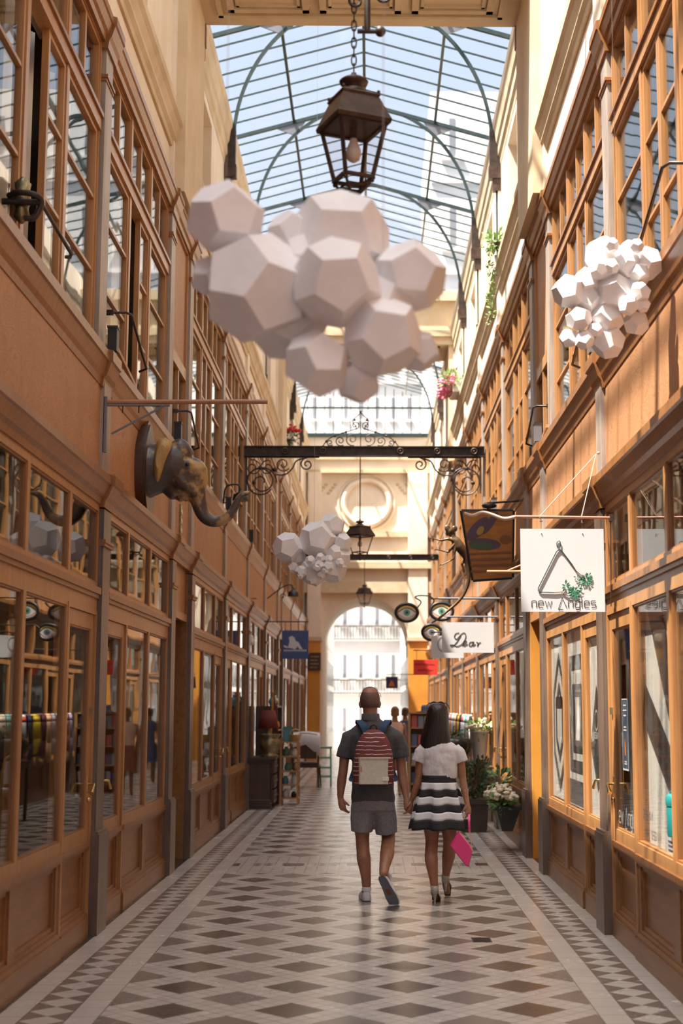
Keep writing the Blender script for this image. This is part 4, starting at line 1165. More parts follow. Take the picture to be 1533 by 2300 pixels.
# bronze creature climbing beside the panel
def creature():
    Y = 17.6; P_ = lambda x, y, d=0.0: at(880 + x / 5.11, 1130 + y / 5.11, Y) + Vector((0, d, 0)); k = Y / F_PX / 5.11
    root = thing('bronze_creature', 'thin bronze creature with round ears and a long tail, hanging beside the orange panel', 'sculpture', P_(760, 500))
    mb = MB()
    body = [(690, 350, 34), (700, 400, 40), (735, 440, 55), (775, 500, 62), (815, 560, 52), (848, 620, 40), (865, 700, 30), (875, 780, 26), (878, 860, 24), (870, 930, 22), (840, 1010, 20), (800, 1080, 19), (740, 1150, 18), (670, 1210, 17), (600, 1270, 16), (530, 1330, 13), (455, 1375, 9)]
    path = bez([P_(a, b) for a, b, c in body], 3); mb.tube(path, lerp_list([c * k for a, b, c in body], len(path)), 12, round_ends=True)
    mb.ball(P_(668, 325), 52 * k, 46 * k, 54 * k); mb.ball(P_(640, 350), 30 * k, 30 * k, 28 * k)
    for (x, y, d) in ((632, 290, -.03), (718, 292, .02)): mb.ball(P_(x, y, d), 36 * k, 14 * k, 40 * k)
    for pts in (((715, 440), (640, 415), (560, 432), (460, 408)), ((720, 470), (660, 540), (640, 565), (510, 535)), ((730, 480), (715, 560), (700, 640), (570, 712))):
        mb.tube(bez([P_(*p, -.03) for p in pts], 3), [20 * k] * 4 + [14 * k] * 3 + [9 * k] * 3, 8, round_ends=True)
        e = pts[-1]
        for q in (-14, 0, 14): mb.tube([P_(e[0], e[1], -.03), P_(e[0] - 26, e[1] + q, -.03)], 5 * k, 6, round_ends=True)
    for pts in (((850, 640), (800, 700), (830, 790)), ((860, 660), (910, 720), (890, 800))): mb.tube([P_(*p) for p in pts], [22 * k, 16 * k, 9 * k], 8, round_ends=True)
    o = mb.build('body', 'bronze', root); remesh(o, .008, 2)
    r = MB(); r.tube([P_(860, 640), (1.86, Y, P_(860, 640).z + .05)], .008, 6); r.build('fixing_rod', 'iron', root)


mat('bronze', (0.15, 0.09, 0.045), 0.4, 0.6, (0.08, 0.05, 0.03), (10, 10, 10))
creature()

# "Dear" board, its rods
Y = 18.75
root = thing('hanging_sign', 'white sign with the word Dear in black handwriting', 'sign', (1.4, Y, 2.51))
plate('board', 'sign_white', 1.062, 1.745, Y, 2.312, 2.712, root)
mb = MB()
def dp(x, y): p = at(880 + x / 5.11, 1130 + y / 5.11, Y); return (p.x, Y - .003, p.z)
D_ = [[(770, 1490), (730, 1500), (715, 1540), (745, 1560), (800, 1500), (835, 1495), (845, 1540), (810, 1610), (750, 1645), (700, 1630), (670, 1630), (690, 1645), (740, 1600), (790, 1520)],
      [(800, 1640), (850, 1600), (845, 1580), (820, 1600), (825, 1640), (870, 1620)], [(930, 1595), (895, 1600), (885, 1635), (910, 1640), (935, 1595), (930, 1640), (960, 1620)], [(965, 1595), (985, 1610), (980, 1642), (995, 1610), (1020, 1600)]]
for st in D_:
    pts = bez([Vector((a, b, 0)) for a, b in st], 5)
    ribbon(mb, [(p.x, p.y) for p in pts], 11, lambda u, v: dp(u, v))
mb.build('lettering', 'ink', root, fix=False)
mb = MB(); mb.tube([(1.10, Y + .006, 2.785), (1.80, Y + .006, 2.785)], .012, 8); mb.tube([(1.02, Y + .12, 3.035), (1.84, Y + .12, 3.035)], .014, 8)
for u in (1.16, 1.66): mb.tube([(u, Y + .006, 2.71), (u, Y + .006, 2.785)], .004, 6)
mb.build('rod', 'iron_grey', root)

# spectacle signs with painted eyes
def eye_sign(label, Y, eyes, bridge=None, group=None):
    c = at(eyes[0][0], eyes[0][1], Y); root = thing('eyeglass_sign', label, 'sign', c, group)
    for (x, y, rx, ry, iris) in eyes:
        c = at(x, y, Y); k = Y / F_PX; a, b = rx * k, ry * k
        el = lambda f, d, n=32, ox=0, oz=0: [(c.x + ox + a * f * math.cos(2 * PI * i / n), Y + d, c.z + oz + b * f * math.sin(2 * PI * i / n)) for i in range(n)]
        r = MB(); r.tube(el(1.0, 0), .026, 8, closed=True); r.build('rim', 'black_metal', root)
        m = MB(); m.rings([el(.98, -.012), el(.98, .012)], 0, False); m.build('lens', 'eye_skin', root)
        e = MB()
        top = [(-.80 + 1.6 * i / 12, .52 * math.sin(PI * i / 12)) for i in range(13)]; bot = [(.80 - 1.6 * i / 12, -.52 * math.sin(PI * i / 12)) for i in range(1, 12)]
        f = lambda u, v, d: (c.x + u * a, Y + d, c.z - .06 * b + v * b)
        e.add([f(u, v, -.014) for u, v in top + bot], [tuple(range(len(top + bot)))], 0)
        for q, mi, d in ((.36, 1, -.016), (.15, 2, -.018)): e.add([(c.x + q * b * 1.1 * math.cos(t), Y + d, c.z + q * b * 1.1 * math.sin(t)) for t in [2 * PI * i / 20 for i in range(20)]], [tuple(range(20))], mi)
        ribbon(e, [(u, v + .08) for u, v in top], .07, lambda u, v: f(u, v, -.015), 2)
        ribbon(e, [(u * 1.02, v * .8 + .34) for u, v in top], .16, lambda u, v: f(u, v, -.015), 3)
        e.build('painted_eye', ['cloth_white', iris, 'ink', 'eye_yellow'], root, fix=False)
    if bridge:
        b_ = MB()
        for pts in bridge: b_.tube(bez([at(x, y, Y) for x, y in pts], 6), .011, 6)
        b_.build('bridge', 'iron', root)
    return root


mat('eye_skin', (0.62, 0.42, 0.34), 0.5); mat('eye_green', (0.12, 0.36, 0.24), 0.4); mat('eye_grey', (0.16, 0.17, 0.18), 0.4); mat('eye_yellow', (0.75, 0.58, 0.12), 0.5)
eye_sign('spectacle-shaped shop sign with two painted green eyes in black rims', 21.0, [(913, 1376, 24, 19, 'eye_green'), (991, 1373, 25, 19, 'eye_green')],
         [[(936, 1366), (945, 1352), (932, 1342), (940, 1338), (952, 1338), (966, 1340), (974, 1350), (966, 1362)], [(966, 1345), (1030, 1343), (1112, 1341)]])
eye_sign('single round sign with one painted grey eye, below the green pair', 22.0, [(969, 1420, 20.5, 17, 'eye_grey')], [[(988, 1412), (1010, 1404), (1095, 1404)]])

# further signs
Y = 20.2
root = thing('hanging_sign', 'blank white sign with a faint ring, half hidden behind the Dear sign', 'sign', (1.2, Y, 2.42))
a, b = at(968, 1428, Y), at(1041, 1478, Y); plate('board', 'sign_white', a.x, b.x, Y, b.z, a.z, root)
mb = MB(); c = at(994, 1447, Y)
for r0 in (.10,): ribbon(mb, [(r0 * math.cos(t), r0 * math.sin(t)) for t in [2 * PI * i / 24 for i in range(25)]], .012, lambda u, v: (c.x + u * .7, Y - .003, c.z + v))
mb.build('ring', 'iron_grey', root, fix=False)
mb = MB(); mb.tube([(a.x, Y + .006, a.z + .05), (1.83, Y + .006, a.z + .05)], .010, 6); mb.tube([(a.x + .1, Y + .006, a.z), (a.x + .1, Y + .006, a.z + .05)], .005, 6); mb.tube([(b.x - .1, Y + .006, a.z), (b.x - .1, Y + .006, a.z + .05)], .005, 6); mb.build('rod', 'iron', root)
mat('sign_red', (0.72, 0.035, 0.022), 0.6); mat('sign_blue', (0.055, 0.095, 0.23), 0.55); mat('sign_navy', (0.045, 0.035, 0.10), 0.55); mat('sign_orange', (0.60, 0.15, 0.02), 0.5)
Y = 27.0
root = thing('hanging_sign', 'red sign with two lines of dark handwriting, beside the right orange pier', 'sign', at(955, 1498, Y))
a, b = at(928, 1482, Y), at(982, 1516, Y); plate('board', 'sign_red', a.x, b.x, Y, b.z, a.z, root)
mb = MB()
for (x0, x1, yy, sd_) in ((931, 978, 1492, 1), (937, 974, 1505, 2)):
    rr_ = random.Random(sd_); n = int((x1 - x0) / 1.6)
    pts = bez([Vector((x0 + i * 1.6, yy + (2.4 if i % 2 else -2.0) * rr_.uniform(.4, 1.2), 0)) for i in range(n)], 3)
    ribbon(mb, [(p.x, p.y) for p in pts], .9, lambda u, v: (at(u, v, Y).x, Y - .004, at(u, v, Y).z))
mb.build('lettering', 'ink_red', root, fix=False)
mat('ink_red', (0.16, 0.008, 0.008), 0.6)
mb = MB(); mb.tube([(a.x + .06, Y + .005, a.z), (a.x + .06, Y + .005, a.z + .18)], .005, 6); mb.tube([(b.x - .06, Y + .005, a.z), (b.x - .06, Y + .005, a.z + .18)], .005, 6); mb.tube([(a.x, Y + .005, a.z + .18), (1.84, Y + .005, a.z + .18)], .012, 6); mb.build('rod', 'iron', root)
Y = 36.0
root = thing('hanging_sign', 'small navy sign with an orange motif, seen right of the bald man', 'sign', at(880, 1533, Y))
a, b = at(866, 1520, Y), at(893, 1546, Y); plate('board', 'sign_navy', a.x, b.x, Y, b.z, a.z, root)
mb = MB(); c = at(879, 1535, Y); mb.add([(c.x - .08, Y - .003, c.z - .07), (c.x + .08, Y - .003, c.z - .07), (c.x + .04, Y - .003, c.z + .03), (c.x, Y - .003, c.z + .08), (c.x - .04, Y - .003, c.z + .03)], [(0, 1, 2, 3, 4)]); mb.build('motif', 'sign_orange', root, fix=False)
mb = MB(); mb.tube([(a.x, Y + .005, a.z + .06), (1.84, Y + .005, a.z + .06)], .012, 6); mb.tube([(b.x - .06, Y + .005, a.z), (b.x - .06, Y + .005, a.z + .06)], .005, 6); mb.tube([(a.x + .06, Y + .005, a.z), (a.x + .06, Y + .005, a.z + .06)], .005, 6); mb.build('rod', 'iron', root)
Y = 26.0
root = thing('hanging_sign', 'blue sign with a white rearing-animal emblem on the left', 'sign', at(662, 1448, Y))
a, b = at(633, 1416, Y), at(692, 1480, Y); plate('board', 'sign_blue', a.x, b.x, Y, b.z, a.z, root)
mb = MB(); q = lambda u, v: (at(u, v, Y).x, Y - .003, at(u, v, Y).z)
mb.add([q(x, y) for x, y in ((646, 1455), (650, 1440), (648, 1432), (655, 1428), (661, 1432), (664, 1440), (670, 1442), (676, 1453), (680, 1458), (672, 1458), (668, 1452), (662, 1459), (655, 1456))], [tuple(range(13))])
mb.add([q(636, 1449), q(646, 1452), q(645, 1456), q(637, 1453)], [(0, 1, 2, 3)])
for x in range(637, 688, 4): mb.add([q(x, 1459), q(x + 2.6, 1459), q(x + 2.6, 1463), q(x, 1463)], [(0, 1, 2, 3)])
mb.build('emblem', 'sign_white', root, fix=False)
mb = MB(); mb.tube([(b.x, Y + .005, a.z + .16), (-1.85, Y + .005, a.z + .16)], .012, 6)
for u in (a.x + .06, b.x - .06): mb.tube([(u, Y + .005, a.z), (u, Y + .005, a.z + .16)], .005, 6)
mb.build('rod', 'iron', root)
Y = 43.66
root = thing('wall_board', 'dark lettered board fixed to the left orange pier below the plaster', 'sign', at(705, 1486, Y))
a, b = at(692, 1466, Y), at(720, 1506, Y); plate('board', 'dark_wood', a.x, b.x, Y, b.z, a.z, root)
mb = MB()
for k in range(4): ribbon(mb, [(a.x + .06, a.z - .12 - k * .11), (b.x - .06 - .05 * (k % 2), a.z - .12 - k * .11)], .03, lambda u, v: (u, Y - .004, v))
mb.build('lettering', 'old_brass', root, fix=False)
# two dark wall lamps with scroll arms on the left, near the blue sign
for (px_, py_, Y, lb) in ((385, 0, 0, ''),) if False else ((658, 1342, 27.2, 'dark iron wall lamp above the blue sign'), (540, 1128, 19.0, 'dark iron wall lamp right of the elephant trunk')):
    c = at(px_, py_, Y); root = thing('wall_lamp', lb, 'lamp', c)
    mb = MB(); mb.lathe([(.11, .02), (.10, .10), (.03, .14), (.02, .18)], 12, c); mb.build('shade', 'black_metal', root)
    mb = MB(); mb.tube(bez([c + Vector((0, 0, .16)), c + Vector((-.05, 0, .24)), c + Vector((-.2, 0, .20)), (-1.86, c.y, c.z - .02)], 5), .012, 6)
    mb.tube([(c.x - .2 + .06 * (1 - i / 30) * math.cos(i * .3), c.y, c.z + .02 + .06 * (1 - i / 30) * math.sin(i * .3)) for i in range(28)], .008, 6); mb.build('arm', 'black_metal', root)
# house number plate on the left frieze
root = thing('number_plate', 'narrow cream number plate on the left frieze behind the elephant trunk', 'plate', (-1.88, 14.9, 3.55))
mb = MB(); mb.box(-1.885, -1.87, 14.86, 14.98, 3.36, 3.72); mb.build('plate', 'old_brass', root)
mb = MB()
for z in (3.44, 3.54, 3.64): mb.ball((-1.868, 14.92, z), .012, .035, .035, 10, 6)
mb.build('ornament', 'flower_cream', root)

# ------------------------------------------------------------------ people
mat('skin_man', (0.36, 0.165, 0.095), 0.5, 0.0, (0.30, 0.13, 0.07), (14, 14, 14))
mat('skin_woman', (0.34, 0.150, 0.080), 0.48, 0.0, (0.29, 0.12, 0.062), (14, 14, 14))
mat('hair_short', (0.105, 0.060, 0.042), 0.6, 0.0, (0.16, 0.085, 0.058), (60, 60, 60))
mat('hair_long', (0.012, 0.007, 0.006), 0.32, 0.0, (0.028, 0.014, 0.011), (90, 90, 5), bump_s=0.5)
mat('shirt', (0.060, 0.056, 0.060), 0.9, 0.0, (0.085, 0.080, 0.084), (160, 160, 30), sheen=0.1)
mat('shorts', (0.20, 0.185, 0.205), 0.9, 0.0, (0.25, 0.235, 0.25), (50, 50, 50))
mat('tee', (0.66, 0.62, 0.63), 0.9, 0.0, (0.60, 0.56, 0.57), (30, 30, 12))
mat('skirt_white', (0.68, 0.66, 0.68), 0.8); mat('skirt_black', (0.018, 0.016, 0.018), 0.8)
mat('sneaker', (0.72, 0.71, 0.73), 0.6); mat('sole_rubber', (0.14, 0.16, 0.20), 0.6); mat('sole_white', (0.62, 0.61, 0.60), 0.6); mat('sole_patch', (0.22, 0.06, 0.03), 0.6)
mat('shoe_snake', (0.50, 0.46, 0.38), 0.5, 0.0, (0.30, 0.26, 0.20), (60, 60, 60)); mat('shoe_dark', (0.04, 0.025, 0.02), 0.5)
mat('pink', (0.78, 0.045, 0.22), 0.42); mat('chain_gold', (0.80, 0.62, 0.42), 0.3, 0.9)
mat('pack_cream', (0.62, 0.58, 0.48), 0.8, 0.0, (0.55, 0.51, 0.42), (40, 40, 40)); mat('pack_blue', (0.022, 0.050, 0.11), 0.8); mat('pack_black', (0.02, 0.018, 0.018), 0.7)
mat('lens_green', (0.20, 0.28, 0.25), 0.1, 0.5); mat('lens_dark', (0.02, 0.018, 0.018), 0.15)


def burgundy():
    m, nt, p = new_mat('pack_burgundy'); x, y, z = xyz(nt, coords(nt))
    wv = noise_n(nt, mapping(nt, coords(nt), (16, 16, 7)), 1.0, 2.0)
    q = ((z + wv * 0.020) / 0.034) % 1.0
    dash = (noise_n(nt, mapping(nt, coords(nt), (9, 9, 40)), 1.0, 0.0) > 0.40)
    nt.links.new(mixc(nt, (q < 0.13) * dash, (0.155, 0.028, 0.026), (0.72, 0.68, 0.64)), p.inputs['Base Color']); p.inputs['Roughness'].default_value = 0.75
    M['pack_burgundy'] = m


burgundy()


def hand(mb, wrist, d, palm_n, k=1.0, curl=0.35, left=True, thumb_dir=None):
    """A hand: palm, four unequal curled fingers, a thumb off the side. d = direction of the fingers, palm_n = the way the palm faces."""
    w_ = Vector(wrist); d = Vector(d).normalized(); n = Vector(palm_n); n = (n - d * n.dot(d)).normalized(); s_ = d.cross(n) * (1 if left else -1)     # s_ points to the thumb side
    c = w_ + d * 0.045 * k
    mb.tube([w_ - d * .01, w_ + d * .02 * k, w_ + d * .05 * k, w_ + d * .085 * k], [.021 * k, .026 * k, .032 * k, .030 * k], 10, flat=1.0, round_ends=True)
    for q in (-1, 1): mb.tube([w_ + d * .02 * k + s_ * q * .010 * k, w_ + d * .088 * k + s_ * q * .024 * k], [.018 * k, .0145 * k], 8, round_ends=True)
    for i, (off, L) in enumerate(((.030, .068), (.011, .078), (-.010, .072), (-.029, .056))):
        a = c + d * .040 * k + s_ * off * k; pts = [a]; dd = d.copy(); ax = d.cross(n)
        for j, f in enumerate((.45, .32, .23)):
            ang = curl * (0.6 + 0.5 * j) + 0.05 * i
            dd = (dd * math.cos(ang) + n * math.sin(ang)) if j == 0 else (dd * math.cos(curl) + (n - dd * n.dot(dd)).normalized() * math.sin(curl))
            dd.normalize(); pts.append(pts[-1] + dd * L * f * k)
        mb.tube(pts, [.0092 * k, .0088 * k, .0080 * k, .0068 * k], 8, round_ends=True)
    t0 = w_ + d * .028 * k + s_ * .022 * k; td = (d * .72 + s_ * .60 + n * .35).normalized(); t1 = t0 + td * .036 * k; t2 = t1 + (td + d * .5 + n * .25).normalized() * .030 * k
    mb.tube([t0, t1, t2], [.0125 * k, .0105 * k, .0082 * k], 8, round_ends=True)


def ell(c, rx, ry, z, n=28, tilt=0.0, pw=2.2):
    out = []
    for j in range(n):
        t = 2 * PI * j / n; cs, sn = math.cos(t), math.sin(t)
        out.append(Vector((c[0] + rx * math.copysign(abs(cs) ** (2 / pw), cs), c[1] + ry * math.copysign(abs(sn) ** (2 / pw), sn), z + tilt * cs)))
    return out


def head(mb, c, sx, sy, sz, ears=True):
    """Skull, jaw, nose, lips, ears; the face looks along +Y."""
    c = Vector(c)
    mb.ball(c, sx, sy, sz * .92, 20, 14)
    mb.ball(c + Vector((0, -sy * .06, sz * .22)), sx * .95, sy * .95, sz * .72, 20, 12)
    mb.ball(c + Vector((0, sy * .30, -sz * .52)), sx * .74, sy * .62, sz * .50, 16, 10)
    mb.ball(c + Vector((0, sy * .62, -sz * .84)), sx * .34, sy * .26, sz * .20, 12, 8)
    mb.tube([c + Vector((0, sy * .92, sz * .10)), c + Vector((0, sy * 1.14, -sz * .28)), c + Vector((0, sy * 1.02, -sz * .34))], [sx * .10, sx * .18, sx * .20], 8, round_ends=True)
    for s in (-1, 1):
        mb.ball(c + Vector((s * sx * .42, sy * .86, sz * .16)), sx * .28, sy * .14, sz * .10, 10, 6)
        mb.ball(c + Vector((s * sx * .50, sy * .74, -sz * .25)), sx * .30, sy * .24, sz * .22, 10, 6)
        if ears:
            mb.ball(c + Vector((s * sx * .97, -sy * .06, -sz * .36)), sx * .13, sy * .22, sz * .26, 10, 8)
            mb.ball(c + Vector((s * sx * 1.06, -sy * .14, -sz * .30)), sx * .10, sy * .16, sz * .20, 10, 8)
    mb.ball(c + Vector((0, sy * .94, -sz * .56)), sx * .34, sy * .12, sz * .07, 10, 6)


def face_bits(c, sx, sy, sz, root):
    c = Vector(c); e = MB()
    for s in (-1, 1): e.ball(c + Vector((s * sx * .40, sy * .93, sz * .03)), sx * .16, sy * .08, sz * .075, 10, 6)
    e.build('eyes', 'cloth_white', root)


def person_man():
    bx, by = .155, 12.25
    root = thing('person', 'bald man in a dark shirt and grey shorts, walking away and holding hands', 'person', (bx, by, 0))
    b = MB()
    hc = (.127, 12.26, 1.665)
    head(b, hc, .083, .100, .118)
    b.tube([(.127, 12.245, 1.60), (.130, 12.235, 1.53), (.138, 12.235, 1.46)], [.062, .060, .072], 14)
    b.rings([ell((bx, by), .15, .09, .86), ell((bx, by), .135, .085, 1.00), ell((bx, by), .15, .09, 1.18), ell((bx, by), .165, .095, 1.32), ell((bx, by), .13, .08, 1.42), ell((.14, 12.24), .07, .06, 1.49)])
    # left arm hanging, right arm reaching to the woman's hand
    LA = [(-.040, 12.25, 1.355), (-.078, 12.25, 1.25), (-.096, 12.25, 1.09), (-.112, 12.265, .97), (-.122, 12.285, .845)]
    b.tube(bez(LA, 4), lerp_list([.044, .046, .040, .040, .0265], 17), 14, round_ends=True)
    hand(b, (-.122, 12.285, .85), (.22, .10, -1), (.75, .55, .1), 1.04, .42, left=True)
    RA = [(.350, 12.25, 1.355), (.385, 12.25, 1.25), (.398, 12.245, 1.09), (.415, 12.225, .97), (.435, 12.195, .85)]
    b.tube(bez(RA, 4), lerp_list([.044, .046, .040, .040, .0265], 17), 14, round_ends=True)
    hand(b, (.436, 12.193, .85), (.10, -.06, -1), (.9, .35, 0), 1.02, .50, left=False)
    # legs: left planted, right pushed off with the heel up
    LL = [(.075, 12.27, .90), (.060, 12.28, .72), (.066, 12.30, .50), (.072, 12.27, .40), (.078, 12.245, .34), (.096, 12.24, .20), (.102, 12.245, .095)]
    b.tube(bez(LL, 4), lerp_list([.085, .078, .058, .056, .060, .043, .036], 25), 16, round_ends=True)
    RL = [(.235, 12.27, .90), (.262, 12.32, .72), (.285, 12.33, .52), (.278, 12.22, .44), (.272, 12.12, .39), (.250, 11.99, .30), (.242, 11.945, .255)]
    b.tube(bez(RL, 4), lerp_list([.085, .078, .058, .057, .060, .043, .037], 25), 16, round_ends=True)
    b.tube([(.102, 12.22, .07), (.095, 12.30, .05), (.085, 12.42, .03)], [.036, .036, .026], 10, round_ends=True)
    b.tube([(.246, 11.965, .245), (.280, 11.985, .165), (.318, 12.025, .065)], [.034, .033, .022], 10, round_ends=True)
    o = b.build('body', 'skin_man', root); remesh(o, .0055, 3)
    face_bits(hc, .083, .100, .118, root)
    h = MB(); hc_ = Vector(hc)
    rs = []
    for i in range(11):
        a = -.42 + 1.94 * i / 10; q = 1.016
        rs.append([hc_ + Vector((.083 * q * math.cos(a) * math.cos(t), -.004 + .100 * q * math.cos(a) * math.sin(t), .1085 * q * math.sin(a) - (.0 if i else .02 * (math.sin(t) < 0)))) for t in [PI * (1.0 - .12) + PI * 1.24 * j / 24 for j in range(25)]])
    h.rings(rs, cap=False, closed=False); ho = h.build('hair', 'hair_short', root, fix=False)
    m = ho.modifiers.new('thick', 'SOLIDIFY'); m.thickness = .004; m.offset = 0
    # shirt
    s = MB()
    s.rings([ell((bx, by), .182, .125, .795, tilt=.01), ell((bx, by), .184, .128, .86), ell((bx, by), .176, .120, 1.0), ell((bx, by), .180, .118, 1.15), ell((bx, by), .205, .125, 1.28), ell((bx, by), .218, .122, 1.36), ell((bx, by), .185, .108, 1.425), ell((.145, by), .105, .085, 1.475), ell((.138, 12.24), .077, .074, 1.505), ell((.134, 12.238), .075, .073, 1.530)])
    s.tube([(.02, 12.25, 1.365), (-.045, 12.25, 1.335), (-.080, 12.25, 1.24), (-.094, 12.25, 1.175)], [.070, .074, .069, .068], 16)
    s.tube([(.29, 12.25, 1.365), (.358, 12.25, 1.335), (.390, 12.25, 1.24), (.400, 12.248, 1.175)], [.070, .074, .069, .068], 16)
    o = s.build('shirt', 'shirt', root); remesh(o, .008, 4)
    tx = bpy.data.textures.new('cloth_folds', 'CLOUDS'); tx.noise_scale = .09
    dm = o.modifiers.new('folds', 'DISPLACE'); dm.texture = tx; dm.strength = .016; dm.mid_level = .5
    c = MB(); c.rings([ell((.134, 12.238), .080, .078, 1.492), ell((.132, 12.24), .076, .073, 1.545), ell((.132, 12.24), .071, .068, 1.548), ell((.134, 12.238), .072, .07, 1.495)], cap=False); c.build('collar', 'shirt', root)
    # shorts
    t = MB()
    t.rings([ell((bx, by), .165, .115, .90), ell((bx, by), .182, .130, .80), ell((bx, by + .005), .190, .135, .74)])
    t.tube([(.085, 12.26, .82), (.066, 12.27, .70), (.060, 12.275, .56)], [.105, .102, .093], 20, flat=1.15); t.tube([(.225, 12.26, .82), (.252, 12.29, .70), (.270, 12.305, .545)], [.105, .102, .094], 20, flat=1.15)
    o = t.build('shorts', 'shorts', root); remesh(o, .008, 3)
    dm = o.modifiers.new('folds', 'DISPLACE'); dm.texture = tx; dm.strength = .012; dm.mid_level = .5
    # sneakers
    def sneaker(heel, d, up, patch):
        heel, d, up = Vector(heel), Vector(d).normalized(), Vector(up).normalized(); sd_ = d.cross(up); L = .285
        def ring(t, wd, h, z0=0.0): return [heel + d * (t * L) + sd_ * (wd * math.cos(a)) + up * (z0 + (h if math.sin(a) > 0 else .004) * math.sin(a)) for a in [2 * PI * j / 18 for j in range(18)]]
        u = MB(); u.rings([ring(-.01, .020, .05, .014), ring(.04, .034, .088, .014), ring(.16, .038, .092, .014), ring(.34, .040, .086, .014), ring(.46, .045, .070, .014), ring(.66, .050, .055, .014), ring(.86, .046, .042, .014), ring(.97, .030, .030, .014), ring(1.0, .012, .018, .014)])
        uo = u.build('shoe', 'sneaker', root)
        ol = [(-.02, .018), (.02, .032), (.15, .040), (.34, .041), (.5, .046), (.68, .053), (.86, .050), (.96, .036), (1.01, .014)]
        w_ = MB(); rs = [[heel + d * (a * L) + sd_ * (s_ * q) + up * z for a, q in ol for s_ in (1,)] + [heel + d * (a * L) - sd_ * q + up * z for a, q in reversed(ol)] for z in (0.001, .022)]
        w_.rings(rs, 0, False); w_.build('midsole', 'sole_white', uo)
        w_ = MB(); rs = [[heel + d * (.5 + (a - .5) * .96) * L + sd_ * q * .93 + up * z for a, q in ol] + [heel + d * (.5 + (a - .5) * .96) * L - sd_ * q * .93 + up * z for a, q in reversed(ol)] for z in (-.004, .003)]
        w_.rings(rs, 0, False)
        if patch: w_.add([heel + d * (L * a) + sd_ * q + up * -.006 for a, q in ((.42, -.020), (.42, .020), (.60, .020), (.60, -.020))], [(0, 1, 2, 3)], 1)
        w_.build('sole', ['sole_rubber', 'sole_patch'], uo)
        l = MB(); l.rings([[heel + d * (.17 * L) + Vector(sd_) * (.041 * math.cos(a)) + d * (.052 * math.sin(a)) + up * z for a in [2 * PI * j / 18 for j in range(18)]] for z in (.078, .104)]); l.build('shoe_collar', 'sneaker', uo)
    sneaker((.107, 12.17, .006), (-.10, 1, 0), (0, 0, 1), False)
    sneaker((.222, 11.925, .232), (.42, .25, -.86), (.30, .90, .42), True)
    # backpack
    kp = thing('backpack', 'burgundy backpack with thin white stripes and a cream front pocket on the man\'s back', 'backpack', (.16, 12.05, 1.2))
    p = MB(); cx, cy = .158, 12.055
    p.rings([ell((cx, cy), .155, .055, .965, pw=3.4), ell((cx, cy - .005), .170, .078, .985, pw=3.4), ell((cx, cy - .005), .170, .082, 1.10, pw=3.2), ell((cx, cy), .158, .080, 1.22, pw=3), ell((cx, cy + .005), .135, .072, 1.31, pw=2.8), ell((cx, cy + .012), .100, .060, 1.375, pw=2.6), ell((cx, cy + .02), .055, .040, 1.41, pw=2.4), ell((cx, cy + .025), .02, .02, 1.418)])
    p.build('bag', 'pack_burgundy', kp)
    f = MB(); x0, x1 = .052, .296
    f.rings([[Vector((cx + sx * (x1 - x0) / 2 * q, y, z)) for sx, z in ((-1, .972), (-.98, 1.08), (-1.02, 1.19), (1.02, 1.19), (.98, 1.08), (1, .972))] for q, y in ((.98, 11.985), (1.0, 11.955), (.90, 11.938))], 0, False)
    po = f.build('front_pocket', 'pack_cream', kp)
    z_ = MB(); z_.box(x0 - .006, x1 + .006, 11.930, 11.960, 1.180, 1.192); z_.build('pocket_flap', 'pack_cream', po)
    z_ = MB(); z_.box(.235, .285, 11.932, 11.940, 1.0, 1.032); z_.build('patch', 'cloth_white', po)
    z_ = MB(); z_.beam((.056, 11.938, 1.115), (.060, 11.934, 1.07), .008, .006); z_.build('zip_pull', 'sign_orange', po)
    for s_ in (-1, 1):
        st = MB(); pts = bez([(cx + s_ * .055, 12.10, 1.375), (cx + s_ * .085, 12.115, 1.435), (cx + s_ * .115, 12.17, 1.475), (cx + s_ * .125, 12.25, 1.478), (cx + s_ * .130, 12.36, 1.40), (cx + s_ * .135, 12.40, 1.25), (cx + s_ * .165, 12.34, 1.08), (cx + s_ * .190, 12.20, 1.0), (cx + s_ * .170, 12.09, .985)], 4)
        rs = [[p_ + Vector((u, 0, 0)) + Vector((0, 0, v)) for u, v in ((-.030, 0), (.030, 0), (.030, .012), (-.030, .012))] for p_ in pts[:14]]
        for i, p_ in enumerate(pts[14:]):
            rs.append([p_ + Vector((0, u * .3, 0)) + Vector((u * .6, v, 0)) for u, v in ((-.030, 0), (.030, 0), (.030, .010), (-.030, .010))])
        st.rings(rs, 0, False); st.build('strap', 'pack_blue', kp)
    hl = MB(); hl.tube(bez([(cx - .028, 12.09, 1.405), (cx - .022, 12.085, 1.44), (cx, 12.085, 1.455), (cx + .022, 12.085, 1.44), (cx + .028, 12.09, 1.405)], 4), .008, 6); hl.build('haul_loop', 'pack_black', kp)
    # sunglasses pushed up on the head
    g = thing('sunglasses', 'green-tinted sunglasses pushed up on the bald man\'s head', 'sunglasses', (.127, 12.30, 1.775))
    for s_ in (-1, 1):
        l = MB(); c = Vector((.127 + s_ * .036, 12.340, 1.752)); l.rings([[c + Vector((.030 * math.cos(t), d * .4 + .010 * math.sin(t), .020 * math.sin(t) + d)) for t in [2 * PI * j / 16 for j in range(16)]] for d in (0, .004)]); l.build('lens', 'lens_green', g)
        a = MB(); a.tube([(.127 + s_ * .066, 12.330, 1.748), (.127 + s_ * .090, 12.30, 1.712), (.127 + s_ * .094, 12.22, 1.690)], .0028, 6); a.build('temple', 'steel', g)
    fr = MB(); fr.tube(bez([(.127 - .066, 12.332, 1.750), (.127 - .036, 12.342, 1.772), (.127, 12.344, 1.764), (.127 + .036, 12.342, 1.772), (.127 + .066, 12.332, 1.750)], 4), .003, 6); fr.build('frame', 'steel', g)


